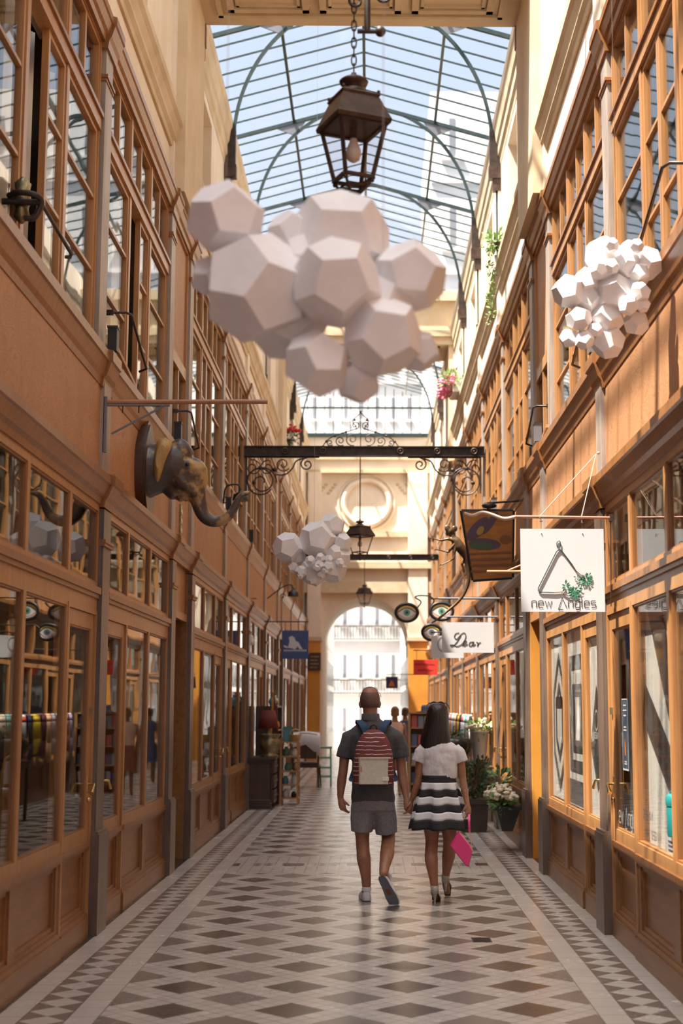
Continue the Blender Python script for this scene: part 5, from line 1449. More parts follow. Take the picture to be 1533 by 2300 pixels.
def person_woman():
    cx, by = .715, 12.12
    root = thing('person', 'dark-haired woman in a white T-shirt and black-and-white striped skirt, walking away', 'person', (cx, by, 0))
    b = MB(); hc = (.700, 12.14, 1.528)
    head(b, hc, .074, .092, .110)
    b.tube([(.702, 12.12, 1.46), (.706, 12.11, 1.39), (.712, 12.115, 1.32)], [.050, .047, .058], 14)
    b.rings([ell((cx, by), .145, .095, .78), ell((cx, by), .150, .10, .90), ell((cx, by), .118, .080, 1.03), ell((cx, by), .130, .085, 1.16), ell((cx, by), .135, .085, 1.24), ell((cx, by), .085, .065, 1.31)])
    LA = [(.572, 12.12, 1.225), (.546, 12.12, 1.13), (.536, 12.125, 1.005), (.506, 12.14, .90), (.478, 12.165, .825)]
    b.tube(bez(LA, 4), lerp_list([.036, .036, .031, .030, .0205], 17), 14, round_ends=True)
    hand(b, (.477, 12.166, .828), (-.22, .06, -1), (-.9, .30, 0), .90, .50, left=False)
    RA = [(.860, 12.12, 1.225), (.892, 12.12, 1.13), (.905, 12.115, 1.01), (.922, 12.09, .90), (.938, 12.06, .805)]
    b.tube(bez(RA, 4), lerp_list([.036, .036, .031, .030, .0205], 17), 14, round_ends=True)
    hand(b, (.938, 12.06, .81), (.10, -.12, -1), (-.75, .65, 0), .90, .62, left=False)
    LL = [(.655, 12.14, .80), (.645, 12.15, .65), (.648, 12.16, .50), (.640, 12.12, .40), (.640, 12.085, .345), (.656, 12.06, .20), (.664, 12.055, .125)]
    b.tube(bez(LL, 4), lerp_list([.088, .076, .054, .053, .056, .037, .029], 25), 16, round_ends=True)
    RL = [(.780, 12.14, .80), (.792, 12.17, .65), (.797, 12.20, .50), (.795, 12.22, .41), (.790, 12.235, .36), (.776, 12.30, .24), (.768, 12.33, .175)]
    b.tube(bez(RL, 4), lerp_list([.088, .076, .054, .053, .056, .037, .029], 25), 16, round_ends=True)
    b.tube([(.664, 12.045, .11), (.668, 12.11, .07), (.690, 12.20, .022), (.695, 12.235, .018)], [.030, .031, .028, .020], 10, round_ends=True)
    b.tube([(.768, 12.325, .155), (.772, 12.37, .11), (.790, 12.455, .045), (.795, 12.485, .032)], [.030, .031, .028, .020], 10, round_ends=True)
    o = b.build('body', 'skin_woman', root); remesh(o, .0055, 3)
    face_bits(hc, .074, .092, .110, root)
    # shoulder-length straight hair
    h = MB(); rs = []
    for z, rx, ry, dx, dy in ((1.642, .022, .028, .0, .0), (1.628, .056, .066, 0, -.002), (1.600, .080, .092, 0, -.006), (1.555, .092, .104, -.002, -.010), (1.500, .097, .104, -.006, -.016), (1.440, .106, .098, -.012, -.022), (1.385, .118, .088, -.018, -.030), (1.335, .128, .074, -.022, -.040), (1.292, .128, .056, -.022, -.050), (1.268, .112, .040, -.016, -.054)):
        ring = []
        for j in range(56):
            t = 2 * PI * j / 56; rag = .012 * math.sin(j * 2.7) + .010 * math.sin(j * 5.1 + 1) if z < 1.28 else 0
            low = -.035 * max(0, math.cos(t + PI / 2)) * (1 if z < 1.30 else 0)
            f = 1 + .012 * math.sin(j * 3.9) + .010 * math.sin(j * 7.7)
            ring.append(Vector((hc[0] + dx + rx * math.cos(t) * f, hc[1] + dy + ry * math.sin(t) * f, z + rag + low)))
        rs.append(ring)
    # open the front so that the face shows
    h2 = MB(); n = 56; keep = [j for j in range(n + 1)]
    for i in range(len(rs) - 1):
        for j in range(n):
            t = 2 * PI * (j + .5) / n
            if math.sin(t) > .45 and rs[i + 1][0].z < 1.60: continue
            h2.add([rs[i][j], rs[i][(j + 1) % n], rs[i + 1][(j + 1) % n], rs[i + 1][j]], [(0, 1, 2, 3)], 0, True)
    h2.add(rs[0], [tuple(range(n))], 0, True)
    import bmesh
    ho = h2.build('hair', 'hair_long', root, fix=False)
    bm = bmesh.new(); bm.from_mesh(ho.data); bmesh.ops.remove_doubles(bm, verts=bm.verts, dist=.0005); bmesh.ops.recalc_face_normals(bm, faces=bm.faces); bm.to_mesh(ho.data); bm.free()
    m = ho.modifiers.new('thick', 'SOLIDIFY'); m.thickness = .012; m.offset = -1
    m = ho.modifiers.new('soft', 'SUBSURF'); m.levels = 1; m.render_levels = 1
    # T-shirt
    s = MB()
    s.rings([ell((cx, by), .142, .100, 1.010), ell((cx, by), .146, .104, 1.06), ell((cx, by), .150, .106, 1.13), ell((cx, by), .158, .106, 1.20), ell((cx, by), .158, .100, 1.25), ell((cx, by), .128, .085, 1.295), ell((.712, by - .003), .075, .066, 1.325)])
    s.tube([(.60, 12.12, 1.25), (.556, 12.12, 1.215), (.530, 12.12, 1.145)], [.062, .060, .058], 16); s.tube([(.832, 12.12, 1.25), (.874, 12.12, 1.215), (.898, 12.12, 1.145)], [.062, .060, .058], 16)
    o = s.build('t_shirt', 'tee', root); remesh(o, .007, 4)
    tx = bpy.data.textures.new('tee_folds', 'CLOUDS'); tx.noise_scale = .07
    dm = o.modifiers.new('folds', 'DISPLACE'); dm.texture = tx; dm.strength = .014; dm.mid_level = .5
    # skirt: broad pleats, stripes run round it
    k = MB(); n = 120; zs = [1.038, .985, .983, .952, .915, .880, .875, .840, .810, .806, .770, .742, .738, .705, .672, .668, .640, .600]
    mi_ = [1, 0, 0, 0, 1, 1, 0, 0, 0, 1, 1, 1, 0, 0, 0, 1, 1]
    bands = [(1.038, .978, 1), (.978, .922, 0), (.922, .862, 1), (.862, .800, 0), (.800, .738, 1), (.738, .676, 0), (.676, .596, 1)]
    rr = lambda z: .138 if z > .978 else .146 + (.978 - z) / (.978 - .596) * .090
    for z0, z1, mi in bands:
        m_ = 4; rs = []
        for i in range(m_ + 1):
            z = z0 + (z1 - z0) * i / m_; ring = []
            for j in range(n):
                t = 2 * PI * j / n; amp = .0 if z > .978 else .020 * min(1, (.978 - z) / .12) + .010 * (.978 - z) / .38
                pl = math.sin(7 * t + .6); pl = math.copysign(abs(pl) ** .7, pl)
                r = rr(z) + amp * pl; ring.append(Vector((.708 + r * math.cos(t), by + r * .74 * math.sin(t), z - (.005 * pl if z < .97 else 0))))
            rs.append(ring)
        k.rings(rs, mi, True, False)
    ko = k.build('skirt', ['skirt_white', 'skirt_black'], root, fix=False)
    m = ko.modifiers.new('thick', 'SOLIDIFY'); m.thickness = .004; m.offset = -1
    # high-heeled sandals
    def sandal(heel, toe, ank):
        heel, toe, ank = Vector(heel), Vector(toe), Vector(ank); d = (toe - heel); d.z = 0; d.normalize(); sd_ = Vector((d.y, -d.x, 0))
        a = MB(); pts = bez([heel + Vector((0, 0, .088)), heel + d * .07 + Vector((0, 0, .062)), heel + d * .14 + Vector((0, 0, .018)), toe], 4)
        ws = lerp_list([.028, .029, .036, .024], len(pts))
        a.rings([[p_ + sd_ * w_ + Vector((0, 0, z)) for w_, z in ((-q, -.008), (q, -.008), (q, .002), (-q, .002))] for p_, q in zip(pts, ws)], 0, False); so = a.build('sandal', 'shoe_dark', root)
        c = MB(); c.rings([[heel + d * (.006 + .034 * math.sin(t) + e * .1) + sd_ * (.034 * math.cos(t)) + Vector((0, 0, z)) for t in [PI + PI * j / 14 for j in range(15)]] for z, e in ((.080, 0), (.11, .02), (.142, .0))], 0, True, False, False)
        co = c.build('heel_counter', 'shoe_snake', so, fix=False); m = co.modifiers.new('thick', 'SOLIDIFY'); m.thickness = .005
        hl = MB(); hl.tube([heel + Vector((0, 0, .084)), heel + d * .004 + Vector((0, 0, .05)), heel + d * -.004 + Vector((0, 0, .0))], [.024, .012, .007], 10); hl.build('heel', 'shoe_snake', so)
        st = MB(); ax = [ank + sd_ * (.034 * math.cos(t)) + d * (.034 * math.sin(t)) for t in [2 * PI * j / 20 for j in range(20)]]; st.tube(ax, .006, 6, closed=True)
        f = heel + d * .15 + Vector((0, 0, .02)); st.tube([f + sd_ * (.034 * math.cos(t)) + Vector((0, 0, .036 * math.sin(t))) for t in [PI * j / 12 for j in range(13)]], .007, 6); st.build('ankle_strap', 'shoe_snake', so)
    sandal((.664, 12.035, 0.0), (.694, 12.245, .008), (.664, 12.055, .135))
    sandal((.768, 12.315, .062), (.795, 12.50, .010), (.768, 12.328, .190))
    g = thing('sunglasses', 'dark sunglasses pushed up on the woman\'s dark hair', 'sunglasses', (.70, 12.18, 1.635))
    for s_ in (-1, 1):
        l = MB(); c = Vector((.700 + s_ * .034, 12.215, 1.628)); l.rings([[c + Vector((.032 * math.cos(t), .012 * math.sin(t) + d * .4, .018 * math.sin(t) + d)) for t in [2 * PI * j / 16 for j in range(16)]] for d in (0, .004)]); l.build('lens', 'lens_dark', g)
        a = MB(); a.tube([(.700 + s_ * .066, 12.20, 1.640), (.700 + s_ * .090, 12.16, 1.618), (.700 + s_ * .096, 12.09, 1.590)], .004, 6); a.build('temple', 'lens_dark', g)
    fr = MB(); fr.tube(bez([(.634, 12.213, 1.630), (.666, 12.222, 1.648), (.70, 12.224, 1.642), (.734, 12.222, 1.648), (.766, 12.213, 1.630)], 4), .004, 6); fr.build('frame', 'lens_dark', g)
    # pink bag
    bg_ = thing('handbag', 'bright pink wedge handbag hanging from the woman\'s hand by a gold chain', 'handbag', (.88, 11.98, .45))
    Yb = 11.99; q = [at(1029, 1866, Yb), at(1010, 1899, Yb), at(1046, 1945, Yb), at(1052, 1946, Yb), at(1060, 1911, Yb), at(1054, 1898, Yb)]
    cc = sum(q, Vector()) / 6; ins = [cc + (p_ - cc) * .9 for p_ in q]; dy = Vector((0, .035, 0)); d2 = Vector((0, .018, 0))
    mb = MB(); mb.rings([[p_ - dy for p_ in ins], [p_ - d2 for p_ in q], [p_ + d2 for p_ in q], [p_ + dy for p_ in ins]], 0, False); mb.build('bag', 'pink', bg_)
    z_ = MB(); z_.tube([q[0] + Vector((0, -.002, .002)), q[5] + Vector((0, -.002, .004)), q[4]], .004, 6); z_.build('zip', 'chain_gold', bg_)
    hp = Vector((.945, 12.045, .735))
    def chain(a, b2, name):
        c = MB(); a, b2 = Vector(a), Vector(b2); n_ = max(3, int((b2 - a).length / .012)); d = (b2 - a).normalized(); u = d.orthogonal().normalized(); v = d.cross(u)
        for i in range(n_):
            p_ = a + (b2 - a) * (i + .5) / n_; w_ = u if i % 2 else v
            c.tube([p_ + d * (.0095 * math.cos(t)) + w_ * (.005 * math.sin(t)) for t in [2 * PI * j / 8 for j in range(8)]], .0018, 5, closed=True)
        c.build(name, 'chain_gold', bg_)
    chain(q[0], (.925, 12.03, .722), 'chain'); chain(q[4], at(1054, 1868, Yb), 'chain')
    st = MB(); pts = bez([(.925, 12.03, .722), (.935, 12.035, .742), hp, (.952, 12.03, .72), at(1053, 1845, Yb), at(1054, 1868, Yb)], 4)
    st.rings([[p_ + Vector((u, v, 0)) for u, v in ((-.009, -.003), (.009, -.003), (.009, .003), (-.009, .003))] for p_ in pts], 0, False); st.build('strap', 'pink', bg_)


person_man(); person_woman()


def passer_by(label, x, y, h, top, bottom, hair, lean=0.0):
    """A person far down the arcade, seen small: one continuous body, hair, top, skirt or trousers."""
    k = h / 1.70; root = thing('person', label, 'person', (x, y, 0)); P_ = lambda a, b, c: (x + a * k, y + b * k, c * k)
    b = MB(); hc = P_(0, .02, 1.58); head(b, hc, .075 * k, .095 * k, .11 * k); b.tube([P_(0, 0, 1.50), P_(0, 0, 1.40)], [.05 * k, .06 * k], 12)
    b.rings([ell((x, y), .14 * k, .09 * k, .85 * k), ell((x, y), .12 * k, .08 * k, 1.05 * k), ell((x, y), .16 * k, .09 * k, 1.30 * k), ell((x, y), .07 * k, .05 * k, 1.42 * k)])
    for s in (-1, 1):
        b.tube([P_(s * .17, 0, 1.34), P_(s * .21, .0, 1.08), P_(s * .20, .05, .86)], [.045 * k, .036 * k, .024 * k], 12, round_ends=True); hand(b, P_(s * .20, .05, .86), (0, .1, -1), (-s, 0, 0), .9 * k, .3, left=(s < 0))
        b.tube([P_(s * .08, 0, .88), P_(s * .085, .02 * s, .48), P_(s * .085, -.06 * s, .08)], [.085 * k, .055 * k, .035 * k], 12, round_ends=True); b.tube([P_(s * .085, -.08 * s, .04), P_(s * .09, .10 - .06 * s, .03)], [.035 * k, .028 * k], 8, round_ends=True)
    remesh(b.build('body', 'skin_woman', root), .008, 2)
    hh = MB(); hh.ball(P_(0, -.015, 1.61), .085 * k, .095 * k, .095 * k); hh.ball(P_(0, -.10, 1.66), .045 * k); hh.build('hair', hair, root)
    t = MB(); t.rings([ell((x, y), .15 * k, .105 * k, .92 * k), ell((x, y), .135 * k, .095 * k, 1.08 * k), ell((x, y), .175 * k, .105 * k, 1.30 * k), ell((x, y), .12 * k, .08 * k, 1.40 * k)]); t.build('top', top, root)
    t = MB(); t.rings([ell((x, y), .145 * k, .105 * k, .96 * k), ell((x, y), .18 * k, .13 * k, .72 * k), ell((x, y), .20 * k, .15 * k, .48 * k)]); t.build('skirt', bottom, root)


mat('hair_fair', (0.34, 0.17, 0.07), 0.5); mat('top_peach', (0.62, 0.38, 0.26), 0.8); mat('skirt_rust', (0.26, 0.07, 0.045), 0.8); mat('top_blue', (0.05, 0.07, 0.14), 0.8)
passer_by('fair-haired passer-by in a peach top farther down the arcade, behind the bald man\'s shoulder', .57, 26.5, 1.62, 'top_peach', 'skirt_rust', 'hair_fair')
passer_by('passer-by in dark blue standing farther away beside the right orange pier', .86, 31.0, 1.60, 'top_blue', 'top_blue', 'hair_short')

# ------------------------------------------------------------------ plants
def leaves(mb, c, r, n, size, rnd, mi=0, squash=1.0, droop=0.0):
    c = Vector(c)
    for i in range(n):
        d = Vector((rnd.gauss(0, 1), rnd.gauss(0, 1), rnd.gauss(0, 1) * squash)).normalized(); p = c + d * r * rnd.uniform(.3, 1.0); p.z -= droop * rnd.random()
        t = (d + Vector((rnd.uniform(-.6, .6), rnd.uniform(-.6, .6), rnd.uniform(-.2, .7)))).normalized(); u = t.orthogonal().normalized(); L = size * rnd.uniform(.6, 1.2)
        nrm = t.cross(u)
        mb.add([p, p + t * L * .5 + u * L * .28 + nrm * L * .05, p + t * L, p + t * L * .5 - u * L * .28 + nrm * L * .05], [(0, 1, 2, 3)], mi)


def flowers(mb, c, r, n, size, rnd, squash=.5, mi=0):
    for i in range(n):
        d = Vector((rnd.gauss(0, 1), rnd.gauss(0, 1), abs(rnd.gauss(0, 1)) * squash)).normalized(); p = Vector(c) + d * r * rnd.uniform(.5, 1.0)
        mb.ball(p, size * rnd.uniform(.7, 1.2), None, size * .6, 6, 4, mi)


def pot(root, c, r0, r1, h, m, n=20, rim=.015):
    mb = MB(); mb.lathe([(r0 * .96, 0), (r0, .01), (r1, h - rim), (r1 + rim, h - rim), (r1 + rim, h), (r1 - .01, h), (r1 - .02, h - .04), (.01, h - .045)], n, c); mb.build('pot', m, root)


rnd = random.Random(21)
c = Vector((1.47, 18.9, 0)); root = thing('potted_shrub', 'dark leafy shrub in a square black pot on the floor right of the woman', 'plant', c)
mb = MB()
for z0, z1, a, b in ((0, .36, .16, .185), (.36, .42, .20, .20)):
    mb.rings([[c + Vector((sx * q, sy * q, z)) for sx, sy in ((-1, -1), (1, -1), (1, 1), (-1, 1))] for z, q in ((z0, a), (z1, b))], 0, False)
mb.build('pot', 'pot_brown', root)
mb = MB(); mb.tube([c + Vector((0, 0, .38)), c + Vector((.03, 0, .72))], .012, 6)
for k in range(5): mb.tube([c + Vector((.01, 0, .5)), c + Vector((rnd.uniform(-.15, .2), rnd.uniform(-.15, .15), rnd.uniform(.6, .95)))], .007, 5)
mb.build('stem', 'twig', root)
mb = MB(); leaves(mb, c + Vector((.02, 0, .62)), .20, 260, .075, rnd); leaves(mb, c + Vector((.09, 0, .82)), .13, 120, .07, rnd); mb.build('foliage', 'leaf_dark', root, fix=False)
# low table with a big dark pot and a white flower pot
root = thing('side_table', 'dark table carrying the big black pot behind the woman', 'table', (1.45, 20.6, 0)); T = Vector((1.42, 20.6, 0))
mb = MB(); mb.box(T.x - .42, T.x + .38, T.y - .30, T.y + .30, .80, .84); mb.build('table_top', 'pot_brown', root)
for sx in (-.37, .33):
    for sy in (-.25, .25): mb = MB(); mb.tube([T + Vector((sx, sy, 0)), T + Vector((sx, sy, .80))], .022, 8); mb.build('leg', 'dark_wood', root)
mb = MB(); mb.box(T.x - .38, T.x + .34, T.y - .27, T.y + .27, .73, .80); mb.build('apron', 'dark_wood', root)
c = Vector((1.26, 20.5, .84)); root = thing('planter', 'big rounded black pot standing on the dark table', 'pot', c)
mb = MB(); mb.lathe([(.12, 0), (.20, .03), (.29, .14), (.31, .24), (.27, .32), (.25, .33), (.22, .30), (.01, .29)], 24, c); mb.build('pot', 'pot_black', root)
mb = MB(); leaves(mb, c + Vector((0, 0, .33)), .2, 160, .07, rnd, squash=.4); mb.build('foliage', 'leaf_dark', root, fix=False)
c = Vector((1.69, 20.66, .84)); root = thing('flower_pot', 'white pot of pale green and cream flowers on the dark table', 'plant', c)
pot(root, c + Vector((0, 0, .0)), .09, .125, .42, 'pot_white')
mb = MB(); leaves(mb, c + Vector((0, 0, .46)), .17, 120, .08, rnd, squash=.5); mb.build('foliage', 'leaf', root, fix=False)
mb = MB(); flowers(mb, c + Vector((0, 0, .46)), .19, 60, .035, rnd); mb.build('blossoms', 'flower_cream', root)
# planter hung on the right shop panel
c = at(1160, 1795, 16.4); c.x = 1.66; root = thing('hanging_planter', 'black wall planter of peach flowers left of the right orange reveal', 'plant', c)
mb = MB(); mb.rings([[c + Vector((sx * a, sy * b, z)) for sx, sy in ((-1, -1), (1, -1), (1, 1), (-1, 1))] for z, a, b in ((-.34, .06, .18), (-.10, .13, .32), (-.10, .15, .34), (-.06, .15, .34))], 0, False); mb.build('trough', 'pot_black', root)
mb = MB()
for k in range(5): leaves(mb, c + Vector((-.05, -.3 + .15 * k, .02)), .13, 110, .065, rnd, squash=.6, droop=.08)
leaves(mb, c + Vector((-.05, .15, .22)), .13, 60, .09, rnd); mb.build('foliage', 'leaf', root, fix=False)
mb = MB()
for k in range(6): flowers(mb, c + Vector((-.05, -.32 + .12 * k, .02)), .16, 34, .034, rnd, .8)
mb.build('blossoms', 'flower_cream', root)
mb = MB(); mb.tube([c + Vector((.15, -.2, -.08)), c + Vector((.24, -.2, -.08))], .012, 6); mb.tube([c + Vector((.15, .2, -.08)), c + Vector((.24, .2, -.08))], .012, 6); mb.build('bracket', 'iron', root)
# plants on the ledges high up
c = Vector((1.80, 18.6, 7.74)); root = thing('trailing_plant', 'green plant trailing from the right string course', 'plant', c)
mb = MB(); mb.lathe([(.05, -.03), (.08, .09), (.09, .10), (.01, .09)], 12, c + Vector((.07, 0, 0))); mb.build('pot', 'pot_brown', root)
mb = MB(); leaves(mb, c + Vector((0, 0, .12)), .16, 120, .09, rnd)
for k in range(26): leaves(mb, c + Vector((-.06 + .02 * math.sin(k), .02 * k % .2 - .1, -.04 * k)), .05, 9, .06, rnd)
mb.build('foliage', 'leaf', root, fix=False)
c = Vector((1.76, 27.35, 7.74)); root = thing('flower_box', 'window box of pink flowers on the right string course', 'plant', c)
mb = MB(); mb.box(1.70, 1.88, 26.95, 27.75, 7.665, 7.86); mb.build('box', 'facade_white', root)
mb = MB()
for k in range(6): leaves(mb, c + Vector((-.08, -.4 + .16 * k, .18)), .20, 60, .10, rnd)
mb.build('foliage', 'leaf', root, fix=False)
mb = MB()
for k in range(7): flowers(mb, c + Vector((-.16, -.45 + .15 * k, .05 + .1 * math.sin(k * 2))), .18, 22, .04, rnd)
mb.build('blossoms', 'flower_pink', root)
c = Vector((-1.78, 33.0, 7.74)); root = thing('flower_pot', 'small pot of red flowers on the far left string course', 'plant', c)
pot(root, c + Vector((-.06, 0, -.03)), .06, .09, .15, 'pot_brown'); mb = MB(); leaves(mb, c + Vector((0, 0, .2)), .2, 90, .1, rnd); mb.build('foliage', 'leaf_dark', root, fix=False); mb = MB(); flowers(mb, c + Vector((.05, 0, .3)), .2, 30, .045, rnd); mb.build('blossoms', 'flower_red', root)

# ------------------------------------------------------------------ scarf rail on the right
root = thing('scarf_rail', 'white rail of hanging scarves along the right shop fronts', 'rail', (1.60, 23.9, 0)); RX0, RY0, RY1 = 1.60, 21.1, 26.6
mb = MB(); mb.tube([(RX0, RY0, 1.47), (RX0, RY1, 1.47)], .016, 8); mb.build('rail', 'steel', root)
for y in (RY0 + .1, RY1 - .1): mb = MB(); mb.tube([(RX0, y, 0), (RX0, y, 1.47)], .014, 8); mb.tube([(RX0 - .2, y, .012), (RX0 + .2, y, .012)], .012, 8); mb.build('post', 'steel', root)
sc_cols = [('cream', (.74, .62, .46)), ('teal', (.10, .33, .30)), ('white', (.76, .74, .72)), ('red and white striped', (.62, .08, .05)), ('navy', (.03, .03, .08)), ('yellow', (.62, .42, .02)), ('plum', (.10, .02, .04)), ('peach', (.72, .40, .22)), ('grey', (.35, .33, .33)), ('mint', (.35, .55, .45)), ('coral', (.70, .20, .12)), ('lilac', (.45, .36, .50))]
for i, (nm_, colr) in enumerate(sc_cols):
    mat('scarf_' + str(i), colr, 0.9)
    y = RY0 + .25 + i * .45
    mb = MB(); n = 10; rs = []; L = .62 + .16 * ((i * 7) % 5) / 4
    prof = [(-.03, -L), (-.045, -L * .6), (-.035, -.1), (-.024, -.01), (0, .022), (.024, -.01), (.04, -.2), (.05, -L * .7)]
    for dx_, dz_ in prof: rs.append([(RX0 + dx_ + .012 * math.sin(j * 1.9 + i), y + (j / n - .5) * .30, 1.47 + dz_ + (.02 * math.sin(j + i) if dz_ < -.5 else 0)) for j in range(n + 1)])
    for k in range(len(rs) - 1):
        for j in range(n): mb.add([rs[k][j], rs[k][j + 1], rs[k + 1][j + 1], rs[k + 1][j]], [(0, 1, 2, 3)], 1 if (i == 3 and (k + (j > 40)) % 2) else 0, True)
    so = tag(mb.build('scarf', ['scarf_%d' % i, 'cloth_white'], None, fix=False), '%s scarf hanging on the white rail' % nm_, 'scarf', 'scarves on the white rail'); q = so.modifiers.new('thick', 'SOLIDIFY'); q.thickness = .006
# gilded chair with a white seat
def chair(label, x, y, rz, m, seat_m, h=.95, name='chair', w=.42):
    root = thing(name, label, 'chair', (x, y, 0)); R = Matrix.Rotation(rz, 3, 'Z'); P_ = lambda a, b, c: Vector((x, y, 0)) + R @ Vector((a, b, c)); q = w / 2
    for sx in (-1, 1):
        for sy in (-1, 1):
            mb = MB(); mb.tube(bez([P_(sx * q * .92, sy * q * .92, .44), P_(sx * q * .98, sy * q, .25), P_(sx * q * 1.05, sy * q * 1.08, 0)], 3), lerp_list([.024, .018, .014], 7), 8); mb.build('leg', m, root)
    mb = MB(); mb.rings([[P_(sx * q, sy * q, z) for sx, sy in ((-1, -1), (1, -1), (1, 1), (-1, 1))] for z in (.40, .45)], 0, False); mb.build('seat_frame', m, root)
    mb = MB(); mb.rings([[P_(sx * q * f, sy * q * f, z) for sx, sy in ((-1, -1), (1, -1), (1, 1), (-1, 1))] for z, f in ((.45, .95), (.49, .95), (.51, .85))], 0, False); mb.build('seat', seat_m, root)
    mb = MB()
    for sx in (-1, 1): mb.tube(bez([P_(sx * q * .95, q * .95, .44), P_(sx * q, q * 1.05, .7), P_(sx * q * .9, q * 1.2, h)], 3), .018, 8)
    mb.tube(bez([P_(-q * .9, q * 1.2, h), P_(0, q * 1.25, h + .03), P_(q * .9, q * 1.2, h)], 3), .02, 8); mb.build('back_frame', m, root)
    mb = MB(); mb.rings([[P_(a * q * .86, q * (1.08 + .10 * (c - .55) / .4) + d, c) for a, c in ((-1, .58), (1, .58), (1, h - .04), (-1, h - .04))] for d in (0, .03)], 0, False); mb.build('backrest', seat_m, root)
    return root


chair('gilded chair with a white seat beside the black pots', 1.23, 19.75, math.radians(100), 'gold', 'cloth_white', .92)

# ------------------------------------------------------------------ shelf of goods by the right orange pier
root = thing('display_shelf', 'wooden display shelf against the right side, left of the woman\'s head', 'shelf', (1.28, 27.6, 0))
mb = MB()
for x in (.86, 1.68): mb.box(x - .02, x + .02, 27.4, 27.8, 0, 1.50)
mb.build('side', 'wood', root)
for i, z in enumerate((.15, .50, .85, 1.20, 1.48)): mb = MB(); mb.box(.86, 1.68, 27.4, 27.8, z, z + .025); mb.build('shelf', 'wood', root)
mb = MB(); mb.box(.86, 1.68, 27.78, 27.8, 0, 1.5); mb.build('back', 'wood_panel', root)
bk = [(.06, .08, .14), (.30, .30, .32), (.10, .12, .20), (.45, .10, .08), (.20, .24, .28), (.55, .50, .44)]
for i, cc in enumerate(bk): mat('book_%d' % i, cc, .6)
bn = ['navy', 'grey', 'dark blue', 'red', 'slate', 'cream']
row = ['bottom', 'second', 'third', 'fourth']
for r_, z in enumerate((.175, .525, .875, 1.225)):
    for i in range(6):
        x0 = .90 + i * .125; hgt = .20 + .03 * ((i * 3 + r_) % 4) / 3
        o = tag(MB().box(x0, x0 + .105, 27.44, 27.66, z, z + hgt).build('box_file', 'book_%d' % ((i + r_) % 6)), '%s box, %s from the left in the %s row of the display shelf' % (bn[(i + r_) % 6], ORD[i], row[r_]), 'box', 'boxes on the display shelf')
c = Vector((1.2, 27.6, 1.505)); root = thing('hat', 'dark brimmed hat lying on top of the display shelf', 'hat', c)
mb = MB(); mb.lathe([(.20, 0), (.205, .012), (.12, .03)], 20, c); mb.build('brim', 'book_0', root); mb = MB(); mb.lathe([(.115, .02), (.11, .11), (.09, .14), (.01, .145)], 20, c); mb.build('crown', 'book_2', root)

# ------------------------------------------------------------------ antique dealer's clutter on the left
root = thing('dresser', 'dark wooden chest of drawers standing out from the left shop front', 'chest of drawers', (-1.60, 23.35, 0))
mb = MB(); mb.box(-1.82, -1.47, 22.95, 23.75, .06, .78); mb.build('carcass', 'dark_wood', root)
mb = MB(); mb.box(-1.82, -1.38, 22.90, 23.80, .78, .815); mb.build('top', 'dark_wood', root)
for z in (.10, .33, .56):
    d = MB(); d.box(-1.47, -1.405, 22.99, 23.71, z, z + .20); do = d.build('drawer', 'dark_wood', root)
    for y in (23.15, 23.55): q = MB(); q.ball((-1.398, y, z + .10), .016, n=8, m=6); q.build('knob', 'old_brass', do)
for y in (22.98, 23.68): mb = MB(); mb.box(-1.80, -1.44, y, y + .05, 0, .06); mb.build('foot', 'dark_wood', root)
mb = MB(); frame_pts = [(-1.79, .14), (-1.45, .14), (-1.45, .72), (-1.79, .72)]
for i in range(4): a, b = frame_pts[i], frame_pts[(i + 1) % 4]; mb.tube([(a[0], 22.945, a[1]), (b[0], 22.945, b[1])], .012, 6)
mb.build('side_panel', 'dark_wood', root)
c = Vector((-1.50, 23.25, .815)); mb = MB(); mb.lathe([(.14, 0), (.15, .02), (.10, .05), (.15, .12), (.175, .20), (.16, .27), (.14, .30), (.17, .34), (.18, .36), (.15, .36), (.13, .31)], 24, c); tag(mb.build('brass_urn', 'old_brass'), 'dull brass urn catching the light on the dark chest of drawers', 'urn')
c = Vector((-1.55, 23.55, .815)); root = thing('table_lamp', 'table lamp with a dark red shade behind the brass urn', 'lamp', c)
mb = MB(); mb.lathe([(.09, 0), (.03, .04), (.05, .2), (.02, .40), (.012, .5)], 14, c); mb.build('base', 'old_brass', root)
mat('shade_red', (0.16, 0.025, 0.018), 0.8); mb = MB(); mb.lathe([(.17, .45), (.11, .74)], 20, c, cap=False); q = mb.build('lamp_shade', 'shade_red', root, fix=False); q.modifiers.new('t', 'SOLIDIFY').thickness = .004
mat('frame_blue', (0.12, 0.28, 0.36), 0.5); mat('frame_yellow', (0.60, 0.25, 0.02), 0.5); mat('teal_wood', (0.10, 0.24, 0.20), 0.5); mat('green_paint', (0.16, 0.33, 0.20), 0.5)
